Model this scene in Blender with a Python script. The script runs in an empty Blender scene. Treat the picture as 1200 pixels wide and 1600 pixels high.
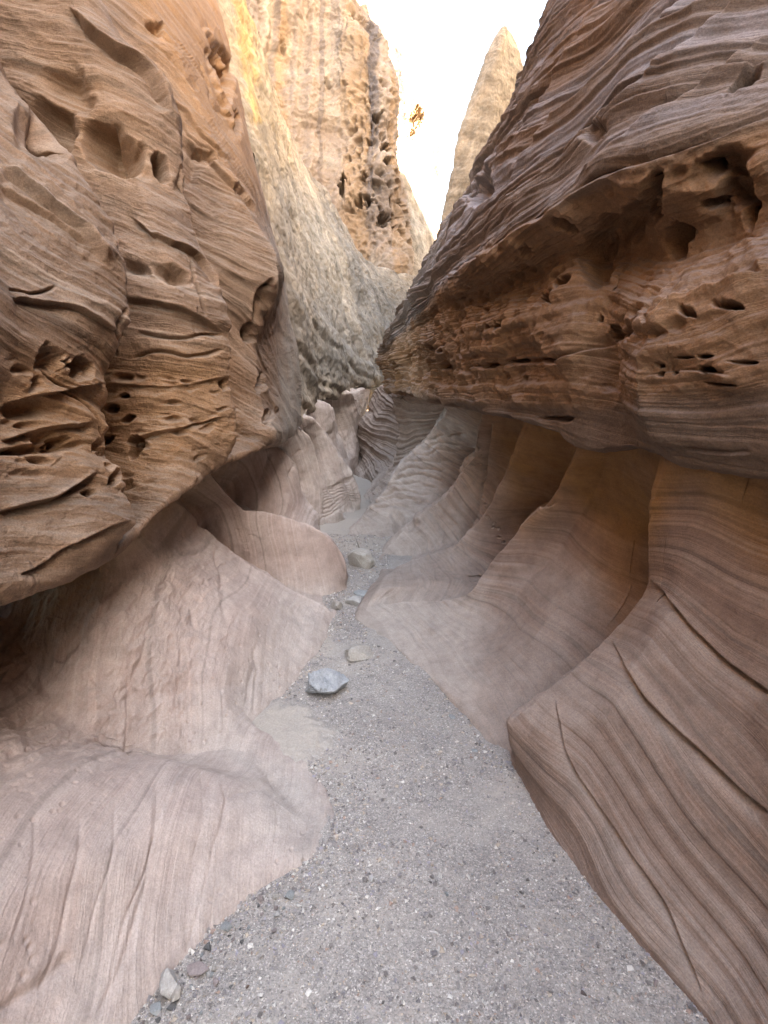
import bpy, bmesh, math, random
import numpy as np
from mathutils import Vector, Matrix

# ------------------------------------------------------------------ camera, sky, sun, exposure
random.seed(7)
RNG = np.random.default_rng(11)
scene = bpy.context.scene
F, CX, HZ, CAMZ = 800.0, 600.0, 640.0, 1.55          # focal length and horizon of the 1200x1600 frame

cam_data = bpy.data.cameras.new("camera")
cam = bpy.data.objects.new("camera", cam_data)
scene.collection.objects.link(cam)
cam.location = (0, 0, CAMZ)
cam.rotation_euler = (math.radians(90), 0, 0)
cam_data.sensor_fit = 'VERTICAL'
cam_data.sensor_height = 36.0
cam_data.sensor_width = 27.0
cam_data.lens = 36.0 * F / 1600.0
cam_data.shift_y = -(800.0 - HZ) / 1600.0
cam_data.clip_start = 0.02
cam_data.clip_end = 2000
scene.camera = cam

SUN_EL, SUN_AZ = math.radians(28), math.radians(120)   # azimuth clockwise from +Y
sun_dir = Vector((math.cos(SUN_EL) * math.sin(SUN_AZ), math.cos(SUN_EL) * math.cos(SUN_AZ), math.sin(SUN_EL)))
world = bpy.data.worlds.new("World")
scene.world = world
world.use_nodes = True
wt = world.node_tree
bg = wt.nodes['Background']
skyt = wt.nodes.new('ShaderNodeTexSky')
skyt.sky_type = 'NISHITA'
skyt.sun_disc = False
skyt.sun_elevation = SUN_EL
skyt.sun_rotation = SUN_AZ
skyt.air_density = 1.0
skyt.dust_density = 4.0
skyt.ozone_density = 0.6
wt.links.new(skyt.outputs[0], bg.inputs[0])
bg.inputs[1].default_value = 0.15

sun_data = bpy.data.lights.new("sun", 'SUN')
sun_data.energy = 4.0
sun_data.angle = math.radians(0.5)
sun_data.color = (1.0, 0.93, 0.82)
sun = bpy.data.objects.new("sun", sun_data)
sun.rotation_euler = sun_dir.to_track_quat('Z', 'Y').to_euler()
sun.location = (30, -30, 60)
scene.collection.objects.link(sun)

scene.view_settings.view_transform = 'Standard'
scene.view_settings.look = 'None'
scene.view_settings.gamma = 1.0
scene.view_settings.exposure = 3.9
scene.view_settings.use_white_balance = True
scene.view_settings.white_balance_temperature = 7900
scene.view_settings.white_balance_tint = 10
scene.render.engine = 'CYCLES'
scene.cycles.max_bounces = 10
scene.cycles.diffuse_bounces = 6
scene.cycles.use_denoising = True
try:
    scene.cycles.denoiser = 'OPENIMAGEDENOISE'
    scene.cycles.denoising_prefilter = 'ACCURATE'
except Exception:
    pass

# ------------------------------------------------------------------ maths helpers
def W(px, py, Y):
    return np.array([(px - CX) / F * Y, Y, CAMZ - (py - HZ) / F * Y])

def floor_base(Y):
    return -0.05 * np.clip(Y - 6.0, 0.0, 2.6) - 0.012 * np.maximum(Y - 8.6, 0.0)

PERM = RNG.permutation(256).astype(np.int32)
PERM = np.concatenate([PERM, PERM, PERM])
_g = RNG.normal(size=(256, 3)); _g /= np.linalg.norm(_g, axis=1)[:, None]
GRAD = _g.astype(np.float32)

def gnoise(p):
    """gradient noise at points (N,3), about -0.6..0.6"""
    p = np.asarray(p, np.float32)
    out = np.empty(len(p), np.float32)
    for a in range(0, len(p), 120000):
        q = p[a:a + 120000]
        i = np.floor(q).astype(np.int32); f = q - i
        i &= 255
        u = f * f * f * (f * (f * 6 - 15) + 10)
        res = 0
        for dx in (0, 1):
            hx = PERM[i[:, 0] + dx]; wx = u[:, 0] if dx else 1 - u[:, 0]
            for dy in (0, 1):
                hy = PERM[hx + i[:, 1] + dy]; wy = wx * (u[:, 1] if dy else 1 - u[:, 1])
                for dz in (0, 1):
                    h = PERM[hy + i[:, 2] + dz]; w = wy * (u[:, 2] if dz else 1 - u[:, 2])
                    g = GRAD[h]
                    res = res + w * (g[:, 0] * (f[:, 0] - dx) + g[:, 1] * (f[:, 1] - dy) + g[:, 2] * (f[:, 2] - dz))
        out[a:a + 120000] = res
    return out

def fbm(p, octaves=4, gain=0.5, ridged=False):
    t, amp, fr = 0, 1.0, 1.0
    for k in range(octaves):
        n = gnoise(p * fr + 17.3 * k)
        t = t + amp * ((0.5 - 2 * np.abs(n)) if ridged else n)
        amp *= gain; fr *= 2.03
    return t

def cells(p, seed=0):
    """Worley F1, F2 at points (N,3)"""
    p = np.asarray(p, np.float32)
    f1 = np.full(len(p), 9.0, np.float32); f2 = f1.copy()
    i = np.floor(p).astype(np.int32)
    R = np.random.default_rng(seed).random((256, 3)).astype(np.float32)
    for dx in (-1, 0, 1):
        for dy in (-1, 0, 1):
            for dz in (-1, 0, 1):
                c = i + np.array([dx, dy, dz], np.int32)
                h = PERM[(PERM[(PERM[c[:, 0] & 255] + c[:, 1]) & 255] + c[:, 2]) & 255]
                d = np.sqrt(((c + R[h] - p) ** 2).sum(1))
                m = d < f1
                f2 = np.where(m, f1, np.minimum(f2, d)); f1 = np.where(m, d, f1)
    return f1, f2

_tab = RNG.uniform(-1, 1, 8192)
def n1(s, f, o=0.0):
    """smooth 1-D noise along the bedding"""
    x = s * f + o + 1000.0
    i = np.floor(x).astype(int); t = x - i; t = t * t * (3 - 2 * t)
    return _tab[i % 8192] * (1 - t) + _tab[(i + 1) % 8192] * t

def sstep(a, b, x):
    t = np.clip((x - a) / (b - a), 0, 1)
    return t * t * (3 - 2 * t)

def pchip(C, k, x):
    """monotone cubic along axis 0 of C at knots k, sampled at x"""
    h = np.diff(k); sh = (len(h),) + (1,) * (C.ndim - 1)
    hh = h.reshape(sh)
    d = np.diff(C, axis=0) / hh
    m = np.zeros_like(C)
    w1 = 2 * hh[1:] + hh[:-1]; w2 = hh[1:] + 2 * hh[:-1]
    same = d[:-1] * d[1:] > 0
    with np.errstate(divide='ignore', invalid='ignore'):
        hm = (w1 + w2) / (w1 / d[:-1] + w2 / d[1:])
    m[1:-1] = np.where(same, hm, 0.35 * 0.5 * (d[:-1] + d[1:]))
    m[0], m[-1] = d[0], d[-1]
    j = np.clip(np.searchsorted(k, x, side='right') - 1, 0, len(h) - 1)
    xs = (len(x),) + (1,) * (C.ndim - 1)
    t = ((x - k[j]) / h[j]).reshape(xs); H = h[j].reshape(xs)
    a = (2 * t**3 - 3 * t**2 + 1) * C[j] + (t**3 - 2 * t**2 + t) * H * m[j]
    b = (-2 * t**3 + 3 * t**2) * C[j + 1] + (t**3 - t**2) * H * m[j + 1]
    lin = C[j] * (1 - t) + C[j + 1] * t
    return a + b, lin

QUALITY = 1.0
def project(P):
    Y = np.maximum(P[..., 1], 0.05)
    return CX + F * P[..., 0] / Y, HZ - F * (P[..., 2] - CAMZ) / Y

def loft(curves, crisp_u=0.3, crisp_v=0.15, step=1.35, mx=170):
    """curves (nu,nv,3) in world -> dense grid"""
    C = np.asarray(curves, float)
    px, py = project(C)
    px = np.clip(px, -300, 1500); py = np.clip(py, -300, 1900)
    def seg(ax):
        d = np.sqrt(np.diff(px, axis=ax)**2 + np.diff(py, axis=ax)**2)
        w = np.sqrt((np.diff(C, axis=ax)**2).sum(-1))
        inb = np.where(C[..., 1] > 0.25, 1.0, 0.0)
        inb = np.maximum(np.take(inb, range(1, inb.shape[ax]), ax), np.take(inb, range(inb.shape[ax] - 1), ax))
        return np.percentile(d * inb, 85, axis=1 - ax), w.mean(axis=1 - ax)
    grids = []
    out = C
    for ax, cr in ((0, crisp_u), (1, crisp_v)):
        d, w = seg(ax)
        n = np.clip((d / step * QUALITY).astype(int), 10, mx)
        k = np.concatenate([[0], np.cumsum(w + 0.02)])
        xs = np.concatenate([k[i] + (k[i + 1] - k[i]) * np.arange(n[i]) / n[i] for i in range(len(n))] + [[k[-1]]])
        A = out if ax == 0 else np.swapaxes(out, 0, 1)
        sm, li = pchip(A, k, xs)
        A = sm * (1 - cr) + li * cr
        out = A if ax == 0 else np.swapaxes(A, 0, 1)
    return out

def normals(P, toward):
    du = np.gradient(P, axis=0); dv = np.gradient(P, axis=1)
    N = np.cross(du, dv)
    N /= np.linalg.norm(N, axis=-1)[..., None] + 1e-12
    # keep one orientation over the sheet: the one that looks into the canyon
    v = np.array([0, 0, CAMZ]) - P
    px, py = project(P)
    seen = (P[..., 1] > .3) & (px > -50) & (px < 1250) & (py > -50) & (py < 1650)
    c = (N * v).sum(-1) / np.linalg.norm(v, axis=-1)
    if (c * np.abs(c))[seen].sum() < 0:
        N = -N
    return N

class Sheet:
    """a dense sculptable rock surface"""
    def __init__(self, curves, toward=(0, 3, 2), **kw):
        self.G = loft(curves, **kw)
        self.shape = self.G.shape[:2]
        N = normals(self.G, np.array(toward, float))
        self.P = self.G.reshape(-1, 3); self.N = N.reshape(-1, 3)
        self.px, self.py = project(self.P)
        w = fbm(self.P * 3.0, 3); w2 = fbm(self.P * 3.0 + 40, 3)
        self.qx = self.px + 10 * w; self.qy = self.py + 10 * w2
        view = np.array([0, 0, CAMZ]) - self.P
        dist = np.linalg.norm(view, axis=1)
        self.dist = dist
        self.face = sstep(-0.05, 0.12, (view * self.N).sum(1) / dist)
        self.front = self.P[:, 1] > 0.2
        self.d = np.zeros(len(self.P))
        self.attr = {}
        ok = (self.G[..., 1] > .6) & (self.G[..., 1] < 7)
        dv = np.linalg.norm(np.diff(self.G, axis=1), axis=-1)
        okv = ok[:, 1:]
        mean = (dv * okv).sum(0) / np.maximum(okv.sum(0), 1)
        self.sv = np.broadcast_to(np.concatenate([[0], np.cumsum(mean)]), self.shape).reshape(-1)
    def flow_bedding(self, dip=(0, 0, 0), warp=.05, wf=.8):
        """bedding that runs along the wall, following its fluted form"""
        s = self.sv + self.P @ np.array(dip, float) + warp * 2 * fbm(self.P * wf + 5, 3)
        self.s = s
        self.attr['strata'] = s
        return s
    def bedding(self, n, warp=0.12, wf=0.8):
        n = np.array(n, float); n /= np.linalg.norm(n)
        s = self.P @ n + warp * fbm(self.P * wf + 5, 3) * 2
        self.s = s
        self.attr['strata'] = s
        return s
    def dent(self, x, y, rx, ry, rot, depth, edge=0.5):
        a = math.radians(rot); r = max(rx, ry) * 1.5
        m = self.front & (np.abs(self.px - x) < r + 15) & (np.abs(self.py - y) < r + 15)
        if not m.any(): return
        dx = self.qx[m] - x; dy = self.qy[m] - y
        u = (dx * math.cos(a) + dy * math.sin(a)) / rx; v = (-dx * math.sin(a) + dy * math.cos(a)) / ry
        q = np.sqrt(u * u + v * v)
        sc = F / np.maximum(self.P[m, 1:2], .3) / max(rx, ry)
        q = q + (.42 if max(rx, ry) > 24 else .6) * fbm(self.P[m] * sc * .9 + x, 3, .55)
        self.d[m] -= depth * (1 - sstep(1 - edge, 1.0, q)) * self.face[m]
    def _line(self, pts, reach):
        pts = np.array(pts, float)
        k = np.concatenate([[0], np.cumsum(np.linalg.norm(np.diff(pts, axis=0), axis=1))])
        xs = np.linspace(0, k[-1], max(12, int(k[-1] / 12)))
        L, _ = pchip(pts, k, xs)
        lo, hi = L.min(0) - reach, L.max(0) + reach
        m = np.where(self.front & (self.px > lo[0]) & (self.px < hi[0]) & (self.py > lo[1]) & (self.py < hi[1]))[0]
        q = np.stack([self.px[m] + .25 * (self.qx[m] - self.px[m]), self.py[m] + .25 * (self.qy[m] - self.py[m])], 1) if self.tight else np.stack([self.qx[m], self.qy[m]], 1)
        best = np.full(len(m), 1e9); sd = np.zeros(len(m)); tt = np.zeros(len(m))
        for i in range(len(L) - 1):
            e = L[i + 1] - L[i]; le = np.linalg.norm(e) + 1e-9; e = e / le
            r = q - L[i]
            t = np.clip(r @ e, 0, le)
            cr = e[0] * r[:, 1] - e[1] * r[:, 0]
            dd = np.linalg.norm(r - t[:, None] * e, axis=1)
            b = dd < best
            best = np.where(b, dd, best); sd = np.where(b, np.sign(cr) * dd, sd); tt = np.where(b, (i + t / le) / (len(L) - 1), tt)
        return m, best, sd, tt
    def groove(self, pts, width, depth, taper=0.15):
        m, b, sd, t = self._line(pts, width * 3 + 15)
        if not len(m): return
        tp = sstep(0, taper, t) * sstep(0, taper, 1 - t)
        self.d[m] -= depth * np.exp(-(b / width) ** 2) * tp * self.face[m]
    def ledge(self, pts, w_out, w_in, out, inn, taper=0.12):
        """step along a line: raised lip on the left of the direction of travel, cut back on the right (screen sense)"""
        m, b, sd, t = self._line(pts, max(w_out, w_in) * 3 + 15)
        if not len(m): return
        tp = sstep(0, taper, t) * sstep(0, taper, 1 - t)
        o = out * np.exp(-b / w_out); i_ = -inn * np.exp(-b / w_in)
        k = sstep(-2.0, 2.0, sd)
        self.d[m] += (o * (1 - k) + i_ * k) * tp * self.face[m] * self.ledge_gain
    def region(self, pts, soft=25):
        """0..1 mask inside a screen polygon, as an attribute of the rock there"""
        pts = np.array(pts, float)
        x, y = self.qx, self.qy
        ins = np.zeros(len(x), bool); dmin = np.full(len(x), 1e9)
        for i in range(len(pts)):
            a, b = pts[i], pts[(i + 1) % len(pts)]
            c = ((a[1] > y) != (b[1] > y)) & (x < (b[0] - a[0]) * (y - a[1]) / (b[1] - a[1] + 1e-9) + a[0])
            ins ^= c
            e = b - a; t = np.clip(((x - a[0]) * e[0] + (y - a[1]) * e[1]) / (e @ e), 0, 1)
            dmin = np.minimum(dmin, np.hypot(x - a[0] - t * e[0], y - a[1] - t * e[1]))
        sd = np.where(ins, dmin, -dmin)
        return sstep(-soft, soft, sd) * self.front
    dusty = .35
    ledge_gain = 1.0
    tight = False
    def build(self, name, mat, parent=None):
        P = self.P + self.N * self.d[:, None]
        nu, nv = self.shape
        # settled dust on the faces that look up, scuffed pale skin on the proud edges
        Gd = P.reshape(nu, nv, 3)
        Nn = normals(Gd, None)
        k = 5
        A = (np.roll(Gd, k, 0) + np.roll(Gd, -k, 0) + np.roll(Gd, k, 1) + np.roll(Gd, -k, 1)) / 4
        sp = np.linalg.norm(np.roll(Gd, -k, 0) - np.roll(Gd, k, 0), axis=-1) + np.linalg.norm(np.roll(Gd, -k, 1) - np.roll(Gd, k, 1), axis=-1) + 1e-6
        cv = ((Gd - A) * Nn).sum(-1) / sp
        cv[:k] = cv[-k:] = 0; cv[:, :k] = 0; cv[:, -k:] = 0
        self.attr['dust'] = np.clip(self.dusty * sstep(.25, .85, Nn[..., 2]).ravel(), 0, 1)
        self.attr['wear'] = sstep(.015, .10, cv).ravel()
        idx = np.arange(nu * nv, dtype=np.int32).reshape(nu, nv)
        q = np.stack([idx[:-1, :-1], idx[1:, :-1], idx[1:, 1:], idx[:-1, 1:]], -1).reshape(-1, 4)
        return mesh_from(name, P, q, mat, parent, self.attr)

def mesh_from(name, P, faces, mat, parent=None, attr=None, col=None, smooth=True):
    faces = np.asarray(faces, np.int32)
    me = bpy.data.meshes.new(name)
    k = faces.shape[1]
    me.vertices.add(len(P)); me.vertices.foreach_set('co', np.ascontiguousarray(P, np.float32).ravel())
    me.loops.add(faces.size); me.loops.foreach_set('vertex_index', faces.ravel())
    me.polygons.add(len(faces))
    me.polygons.foreach_set('loop_start', np.arange(0, faces.size, k, dtype=np.int32))
    me.update(calc_edges=True)
    me.polygons.foreach_set('use_smooth', np.full(len(faces), smooth))
    for a, v in (attr or {}).items():
        at = me.attributes.new(a, 'FLOAT', 'POINT')
        at.data.foreach_set('value', np.ascontiguousarray(v, np.float32))
    if col is not None:
        at = me.attributes.new('tint', 'FLOAT_COLOR', 'POINT')
        at.data.foreach_set('color', np.ascontiguousarray(np.c_[col, np.ones(len(col))], np.float32).ravel())
    me.validate()
    o = bpy.data.objects.new(name, me)
    scene.collection.objects.link(o)
    me.materials.append(mat)
    if parent is not None:
        o.parent = parent
        o.matrix_parent_inverse = parent.matrix_basis.inverted()
    return o

def tag(o, label=None, cat=None, group=None, kind=None):
    if label: o['label'] = label
    if cat: o['category'] = cat
    if group: o['group'] = group
    if kind: o['kind'] = kind
    return o

def thing(name, label, cat, loc, group=None):
    o = bpy.data.objects.new(name, None)
    scene.collection.objects.link(o)
    o.location = loc
    o.empty_display_size = 0.2
    return tag(o, label, cat, group)

# ------------------------------------------------------------------ materials
def rgb(h):
    """sRGB hex -> linear"""
    v = [int(h[i:i + 2], 16) / 255 for i in (0, 2, 4)]
    return tuple((c / 12.92 if c <= 0.04045 else ((c + 0.055) / 1.055) ** 2.4) for c in v) + (1,)

class NT:
    def __init__(self, name):
        self.m = bpy.data.materials.new(name); self.m.use_nodes = True
        self.t = self.m.node_tree
        self.b = self.t.nodes['Principled BSDF']
    def n(self, ty, **kw):
        o = self.t.nodes.new(ty)
        for k, v in kw.items(): setattr(o, k, v)
        return o
    def l(self, a, b): self.t.links.new(a, b)
    def attr(self, name):
        return self.n('ShaderNodeAttribute', attribute_name=name).outputs
    def math(self, op, a, b=None, c=None, clamp=False):
        o = self.n('ShaderNodeMath', operation=op, use_clamp=clamp)
        for i, v in enumerate((a, b, c)):
            if v is None: continue
            if isinstance(v, (int, float)): o.inputs[i].default_value = v
            else: self.l(v, o.inputs[i])
        return o.outputs[0]
    def ramp(self, f, stops, interp='LINEAR'):
        o = self.n('ShaderNodeValToRGB'); cr = o.color_ramp; cr.interpolation = interp
        while len(cr.elements) > 1: cr.elements.remove(cr.elements[0])
        cr.elements[0].position = stops[0][0]; cr.elements[0].color = stops[0][1]
        for p, c in stops[1:]:
            e = cr.elements.new(p); e.color = c
        self.l(f, o.inputs[0]); return o.outputs[0]
    def mix(self, f, a, b, mode='MIX'):
        o = self.n('ShaderNodeMix', data_type='RGBA', blend_type=mode)
        for sock, v in ((o.inputs[0], f), (o.inputs[6], a), (o.inputs[7], b)):
            if isinstance(v, (int, float)): sock.default_value = v
            elif isinstance(v, tuple): sock.default_value = v
            else: self.l(v, sock)
        return o.outputs[2]
    def noise(self, vec, scale, detail=4, rough=0.55, dist=0.0, w=None):
        o = self.n('ShaderNodeTexNoise')
        if w is not None:
            o.noise_dimensions = '1D'; self.l(w, o.inputs['W'])
        elif vec is not None: self.l(vec, o.inputs['Vector'])
        o.inputs['Scale'].default_value = scale; o.inputs['Detail'].default_value = detail
        o.inputs['Roughness'].default_value = rough; o.inputs['Distortion'].default_value = dist
        return o.outputs[0]

def g(v): return (v, v, v, 1)

def sandstone(name, dark, mid, light, ochre, grey, band=(9, 60), band_str=1.0, bump=0.5, grain=1.0, patch=1.6, mottle=0.0, wobble=0.05, alb=0.72, sat=1.22, wear=0.4):
    def tone(c):
        l = .3 * c[0] + .59 * c[1] + .11 * c[2]
        return tuple(max(.02, (l + (v - l) * sat) * alb * .76) for v in c[:3]) + (1,)
    dark, mid, light, ochre, grey = [tone(c) for c in (dark, mid, light, ochre, grey)]
    N = NT(name)
    pos = N.n('ShaderNodeNewGeometry').outputs['Position']
    s = N.attr('strata')[2]
    wob = N.math('MULTIPLY_ADD', N.noise(pos, 5.0, 4, 0.6), wobble, s)
    wob2 = N.math('MULTIPLY_ADD', N.noise(pos, 30.0, 3, 0.6), 0.006, wob)
    b1 = N.noise(None, band[0], 3, 0.6, w=wob)
    b2 = N.noise(None, band[1], 4, 0.65, w=wob2)
    pres = N.math('MULTIPLY_ADD', N.noise(pos, 2.4, 4, 0.6), 2.8, -0.75, clamp=True)
    b2 = N.math('MULTIPLY_ADD', N.math('SUBTRACT', b2, 0.5), pres, 0.5)
    big = N.noise(pos, patch, 4, 0.55)
    f = N.math('ADD', N.math('MULTIPLY', b1, 0.50 * band_str), N.math('MULTIPLY', b2, 0.38 * band_str))
    f = N.math('ADD', f, N.math('MULTIPLY', big, 1.0 - 0.88 * band_str))
    f = N.math('MULTIPLY_ADD', N.math('SUBTRACT', f, 0.5), 1.5, 0.5, clamp=True)
    col = N.ramp(f, [(0.12, dark), (0.5, mid), (0.88, light)])
    # a few thin darker and paler seams
    seam = N.ramp(N.noise(None, band[1] * 0.35, 2, 0.5, w=wob2), [(0.30, g(0.55)), (0.35, g(1)), (0.67, g(1)), (0.72, g(1.25))])
    col = N.mix(0.75 * band_str, col, N.mix(1.0, col, seam, 'MULTIPLY'))
    oc = N.math('MULTIPLY', N.attr('ochre')[2], N.math('MULTIPLY_ADD', N.noise(pos, 3.0, 4, 0.6), 1.2, 0.3), clamp=True)
    col = N.mix(oc, col, N.mix(0.5, ochre, N.mix(1.0, ochre, N.ramp(f, [(0.2, g(0.65)), (0.8, g(1.15))]), 'MULTIPLY')))
    gr = N.math('MULTIPLY', N.attr('grey')[2], N.math('MULTIPLY_ADD', N.noise(pos, 4.0, 5, 0.65), 1.5, 0.2), clamp=True)
    col = N.mix(gr, col, N.mix(1.0, grey, N.ramp(f, [(0.2, g(0.62)), (0.8, g(1.25))]), 'MULTIPLY'))
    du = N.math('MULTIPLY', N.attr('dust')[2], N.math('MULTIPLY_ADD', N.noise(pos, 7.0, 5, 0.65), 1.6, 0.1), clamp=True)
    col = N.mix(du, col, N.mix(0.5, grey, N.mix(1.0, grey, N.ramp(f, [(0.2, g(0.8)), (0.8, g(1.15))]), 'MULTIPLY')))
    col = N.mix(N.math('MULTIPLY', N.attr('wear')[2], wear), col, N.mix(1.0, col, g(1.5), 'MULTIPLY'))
    st = N.noise(pos, 13.0, 6, 0.7)
    col = N.mix(1.0, col, N.ramp(st, [(0.25, g(0.76)), (0.5, g(1.0)), (0.75, g(1.17))]), 'MULTIPLY')
    if mottle:
        mp = N.n('ShaderNodeMapping'); mp.inputs['Rotation'].default_value = (0.3, 0.5, 0.2); mp.inputs['Scale'].default_value = (2.2, 2.2, 1.0)
        N.l(pos, mp.inputs['Vector'])
        mo = N.noise(mp.outputs[0], 0.8, 9, 0.74, 0.8)
        col = N.mix(mottle, col, N.mix(1.0, col, N.ramp(mo, [(0.36, g(0.34)), (0.46, g(0.80)), (0.56, g(1.05)), (0.66, g(1.6))]), 'MULTIPLY'))
    fl = N.noise(pos, 160.0, 3, 0.7)
    col = N.mix(0.6 * grain, col, N.mix(1.0, col, N.ramp(fl, [(0.3, g(0.55)), (0.5, g(1.0)), (0.72, g(1.42))]), 'MULTIPLY'))
    N.l(col, N.b.inputs['Base Color'])
    N.b.inputs['Roughness'].default_value = 0.85
    N.b.inputs['Specular IOR Level'].default_value = 0.25
    h = N.math('ADD', N.math('MULTIPLY', b2, 0.010 * band_str), N.math('MULTIPLY', N.noise(None, band[1] * 3.0, 3, 0.6, w=wob2), 0.0035 * band_str))
    h = N.math('ADD', h, N.math('MULTIPLY', N.noise(pos, 45.0, 6, 0.68), 0.010 * grain))
    h = N.math('ADD', h, N.math('MULTIPLY', N.noise(pos, 260.0, 3, 0.7), 0.0022 * grain))
    bp = N.n('ShaderNodeBump'); bp.inputs['Strength'].default_value = bump; bp.inputs['Distance'].default_value = 1.0
    N.l(h, bp.inputs['Height']); N.l(bp.outputs[0], N.b.inputs['Normal'])
    return N.m

OCHRE = (0.42, 0.26, 0.12, 1)
GREYD = (0.40, 0.36, 0.34, 1)
M_lowL = sandstone('washed_pink_sandstone', (0.33, 0.235, 0.20, 1), (0.50, 0.395, 0.35, 1), (0.67, 0.575, 0.525, 1), (0.46, 0.32, 0.18, 1), (0.62, 0.55, 0.495, 1), band=(6, 55), band_str=0.85, bump=0.8, grain=.6, wobble=0.018, alb=.98, sat=1.2, wear=0.2)
M_lowR = sandstone('washed_brown_sandstone', (0.20, 0.135, 0.105, 1), (0.33, 0.235, 0.19, 1), (0.49, 0.385, 0.325, 1), (0.42, 0.25, 0.13, 1), (0.66, 0.57, 0.50, 1), band=(5, 48), band_str=0.95, bump=0.7, grain=.7, wobble=0.025, alb=.82, wear=0.15)
M_upL = sandstone('rough_tan_sandstone', (0.185, 0.12, 0.085, 1), (0.36, 0.25, 0.185, 1), (0.60, 0.475, 0.385, 1), (0.52, 0.315, 0.19, 1), (0.42, 0.38, 0.335, 1), band=(6, 45), band_str=0.85, bump=1.1, sat=1.34, alb=.84)
M_upR = sandstone('rough_brown_sandstone', (0.165, 0.116, 0.092, 1), (0.265, 0.195, 0.153, 1), (0.41, 0.325, 0.275, 1), (0.40, 0.235, 0.14, 1), (0.40, 0.36, 0.36, 1), band=(7, 50), band_str=0.65, bump=0.9, sat=1.3)
M_grey = sandstone('weathered_grey_sandstone', (0.20, 0.165, 0.13, 1), (0.38, 0.305, 0.228, 1), (0.56, 0.47, 0.365, 1), (0.60, 0.40, 0.18, 1), (0.31, 0.285, 0.25, 1), band=(2, 12), band_str=0.35, bump=0.8, patch=1.6, mottle=0.7, alb=.95, sat=1.1)
M_comb = sandstone('honeycombed_sandstone', (0.28, 0.19, 0.14, 1), (0.44, 0.33, 0.25, 1), (0.58, 0.48, 0.38, 1), (0.48, 0.28, 0.13, 1), (0.17, 0.14, 0.135, 1), band=(1, 5), band_str=0.3, bump=1.0, patch=0.5, alb=.70, sat=1.0)
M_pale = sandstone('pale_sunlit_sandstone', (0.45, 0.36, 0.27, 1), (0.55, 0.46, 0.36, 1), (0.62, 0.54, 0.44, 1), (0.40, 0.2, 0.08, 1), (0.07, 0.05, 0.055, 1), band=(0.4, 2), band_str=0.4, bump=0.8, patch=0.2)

def floor_material():
    N = NT('gravelly_sand')
    pos = N.n('ShaderNodeNewGeometry').outputs['Position']
    big = N.noise(pos, 2.2, 5, 0.6)
    mid = N.noise(pos, 14.0, 5, 0.65)
    fine = N.noise(pos, 120.0, 3, 0.7)
    vor = N.n('ShaderNodeTexVoronoi'); vor.inputs['Scale'].default_value = 260.0; N.l(pos, vor.inputs['Vector'])
    vor2 = N.n('ShaderNodeTexVoronoi'); vor2.inputs['Scale'].default_value = 120.0; N.l(pos, vor2.inputs['Vector'])
    base = N.ramp(N.math('MULTIPLY_ADD', mid, 0.5, N.math('MULTIPLY', big, 0.5)), [(0.3, (0.28, 0.25, 0.226, 1)), (0.5, (0.35, 0.316, 0.284, 1)), (0.7, (0.42, 0.378, 0.33, 1))])
    chip = N.ramp(N.n('ShaderNodeSeparateColor').outputs[0], [(0, g(1))])
    sep = N.n('ShaderNodeSeparateColor'); N.l(vor.outputs['Color'], sep.inputs[0])
    chips = N.ramp(sep.outputs[0], [(0.0, g(0.58)), (0.25, g(0.85)), (0.6, g(1.0)), (0.88, g(1.1)), (0.95, g(1.5)), (1.0, g(1.8))])
    sep2 = N.n('ShaderNodeSeparateColor'); N.l(vor2.outputs['Color'], sep2.inputs[0])
    chips2 = N.ramp(sep2.outputs[0], [(0.0, g(0.7)), (0.5, g(1.0)), (0.9, g(1.1)), (1.0, g(1.5))])
    sand = N.math('ADD', N.attr('sand')[2], N.math('MULTIPLY', N.math('SUBTRACT', N.noise(pos, 6.0, 8, 0.75), 0.47), 2.2), clamp=True)
    sand = N.math('MULTIPLY', sand, N.math('MULTIPLY_ADD', N.noise(pos, 45.0, 4, 0.7), 1.2, 0.25), clamp=True)
    rocky = N.math('SUBTRACT', 1.0, sand, clamp=True)
    col = N.mix(N.math('MULTIPLY', rocky, 0.9), base, N.mix(1.0, base, chips, 'MULTIPLY'))
    col = N.mix(N.math('MULTIPLY', rocky, 0.6), col, N.mix(1.0, col, chips2, 'MULTIPLY'))
    sc = N.mix(1.0, (0.42, 0.367, 0.31, 1), N.ramp(fine, [(0.3, g(0.8)), (0.7, g(1.15))]), 'MULTIPLY')
    col = N.mix(sand, col, sc)
    N.l(col, N.b.inputs['Base Color'])
    N.b.inputs['Roughness'].default_value = 0.9
    N.b.inputs['Specular IOR Level'].default_value = 0.2
    h = N.math('ADD', N.math('MULTIPLY', N.math('MULTIPLY', vor.outputs['Distance'], rocky), -0.0025), N.math('MULTIPLY', mid, 0.012))
    h = N.math('ADD', h, N.math('MULTIPLY', fine, 0.002))
    bp = N.n('ShaderNodeBump'); bp.inputs['Strength'].default_value = 0.9; bp.inputs['Distance'].default_value = 1.0
    N.l(h, bp.inputs['Height']); N.l(bp.outputs[0], N.b.inputs['Normal'])
    return N.m
M_floor = floor_material()

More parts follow.
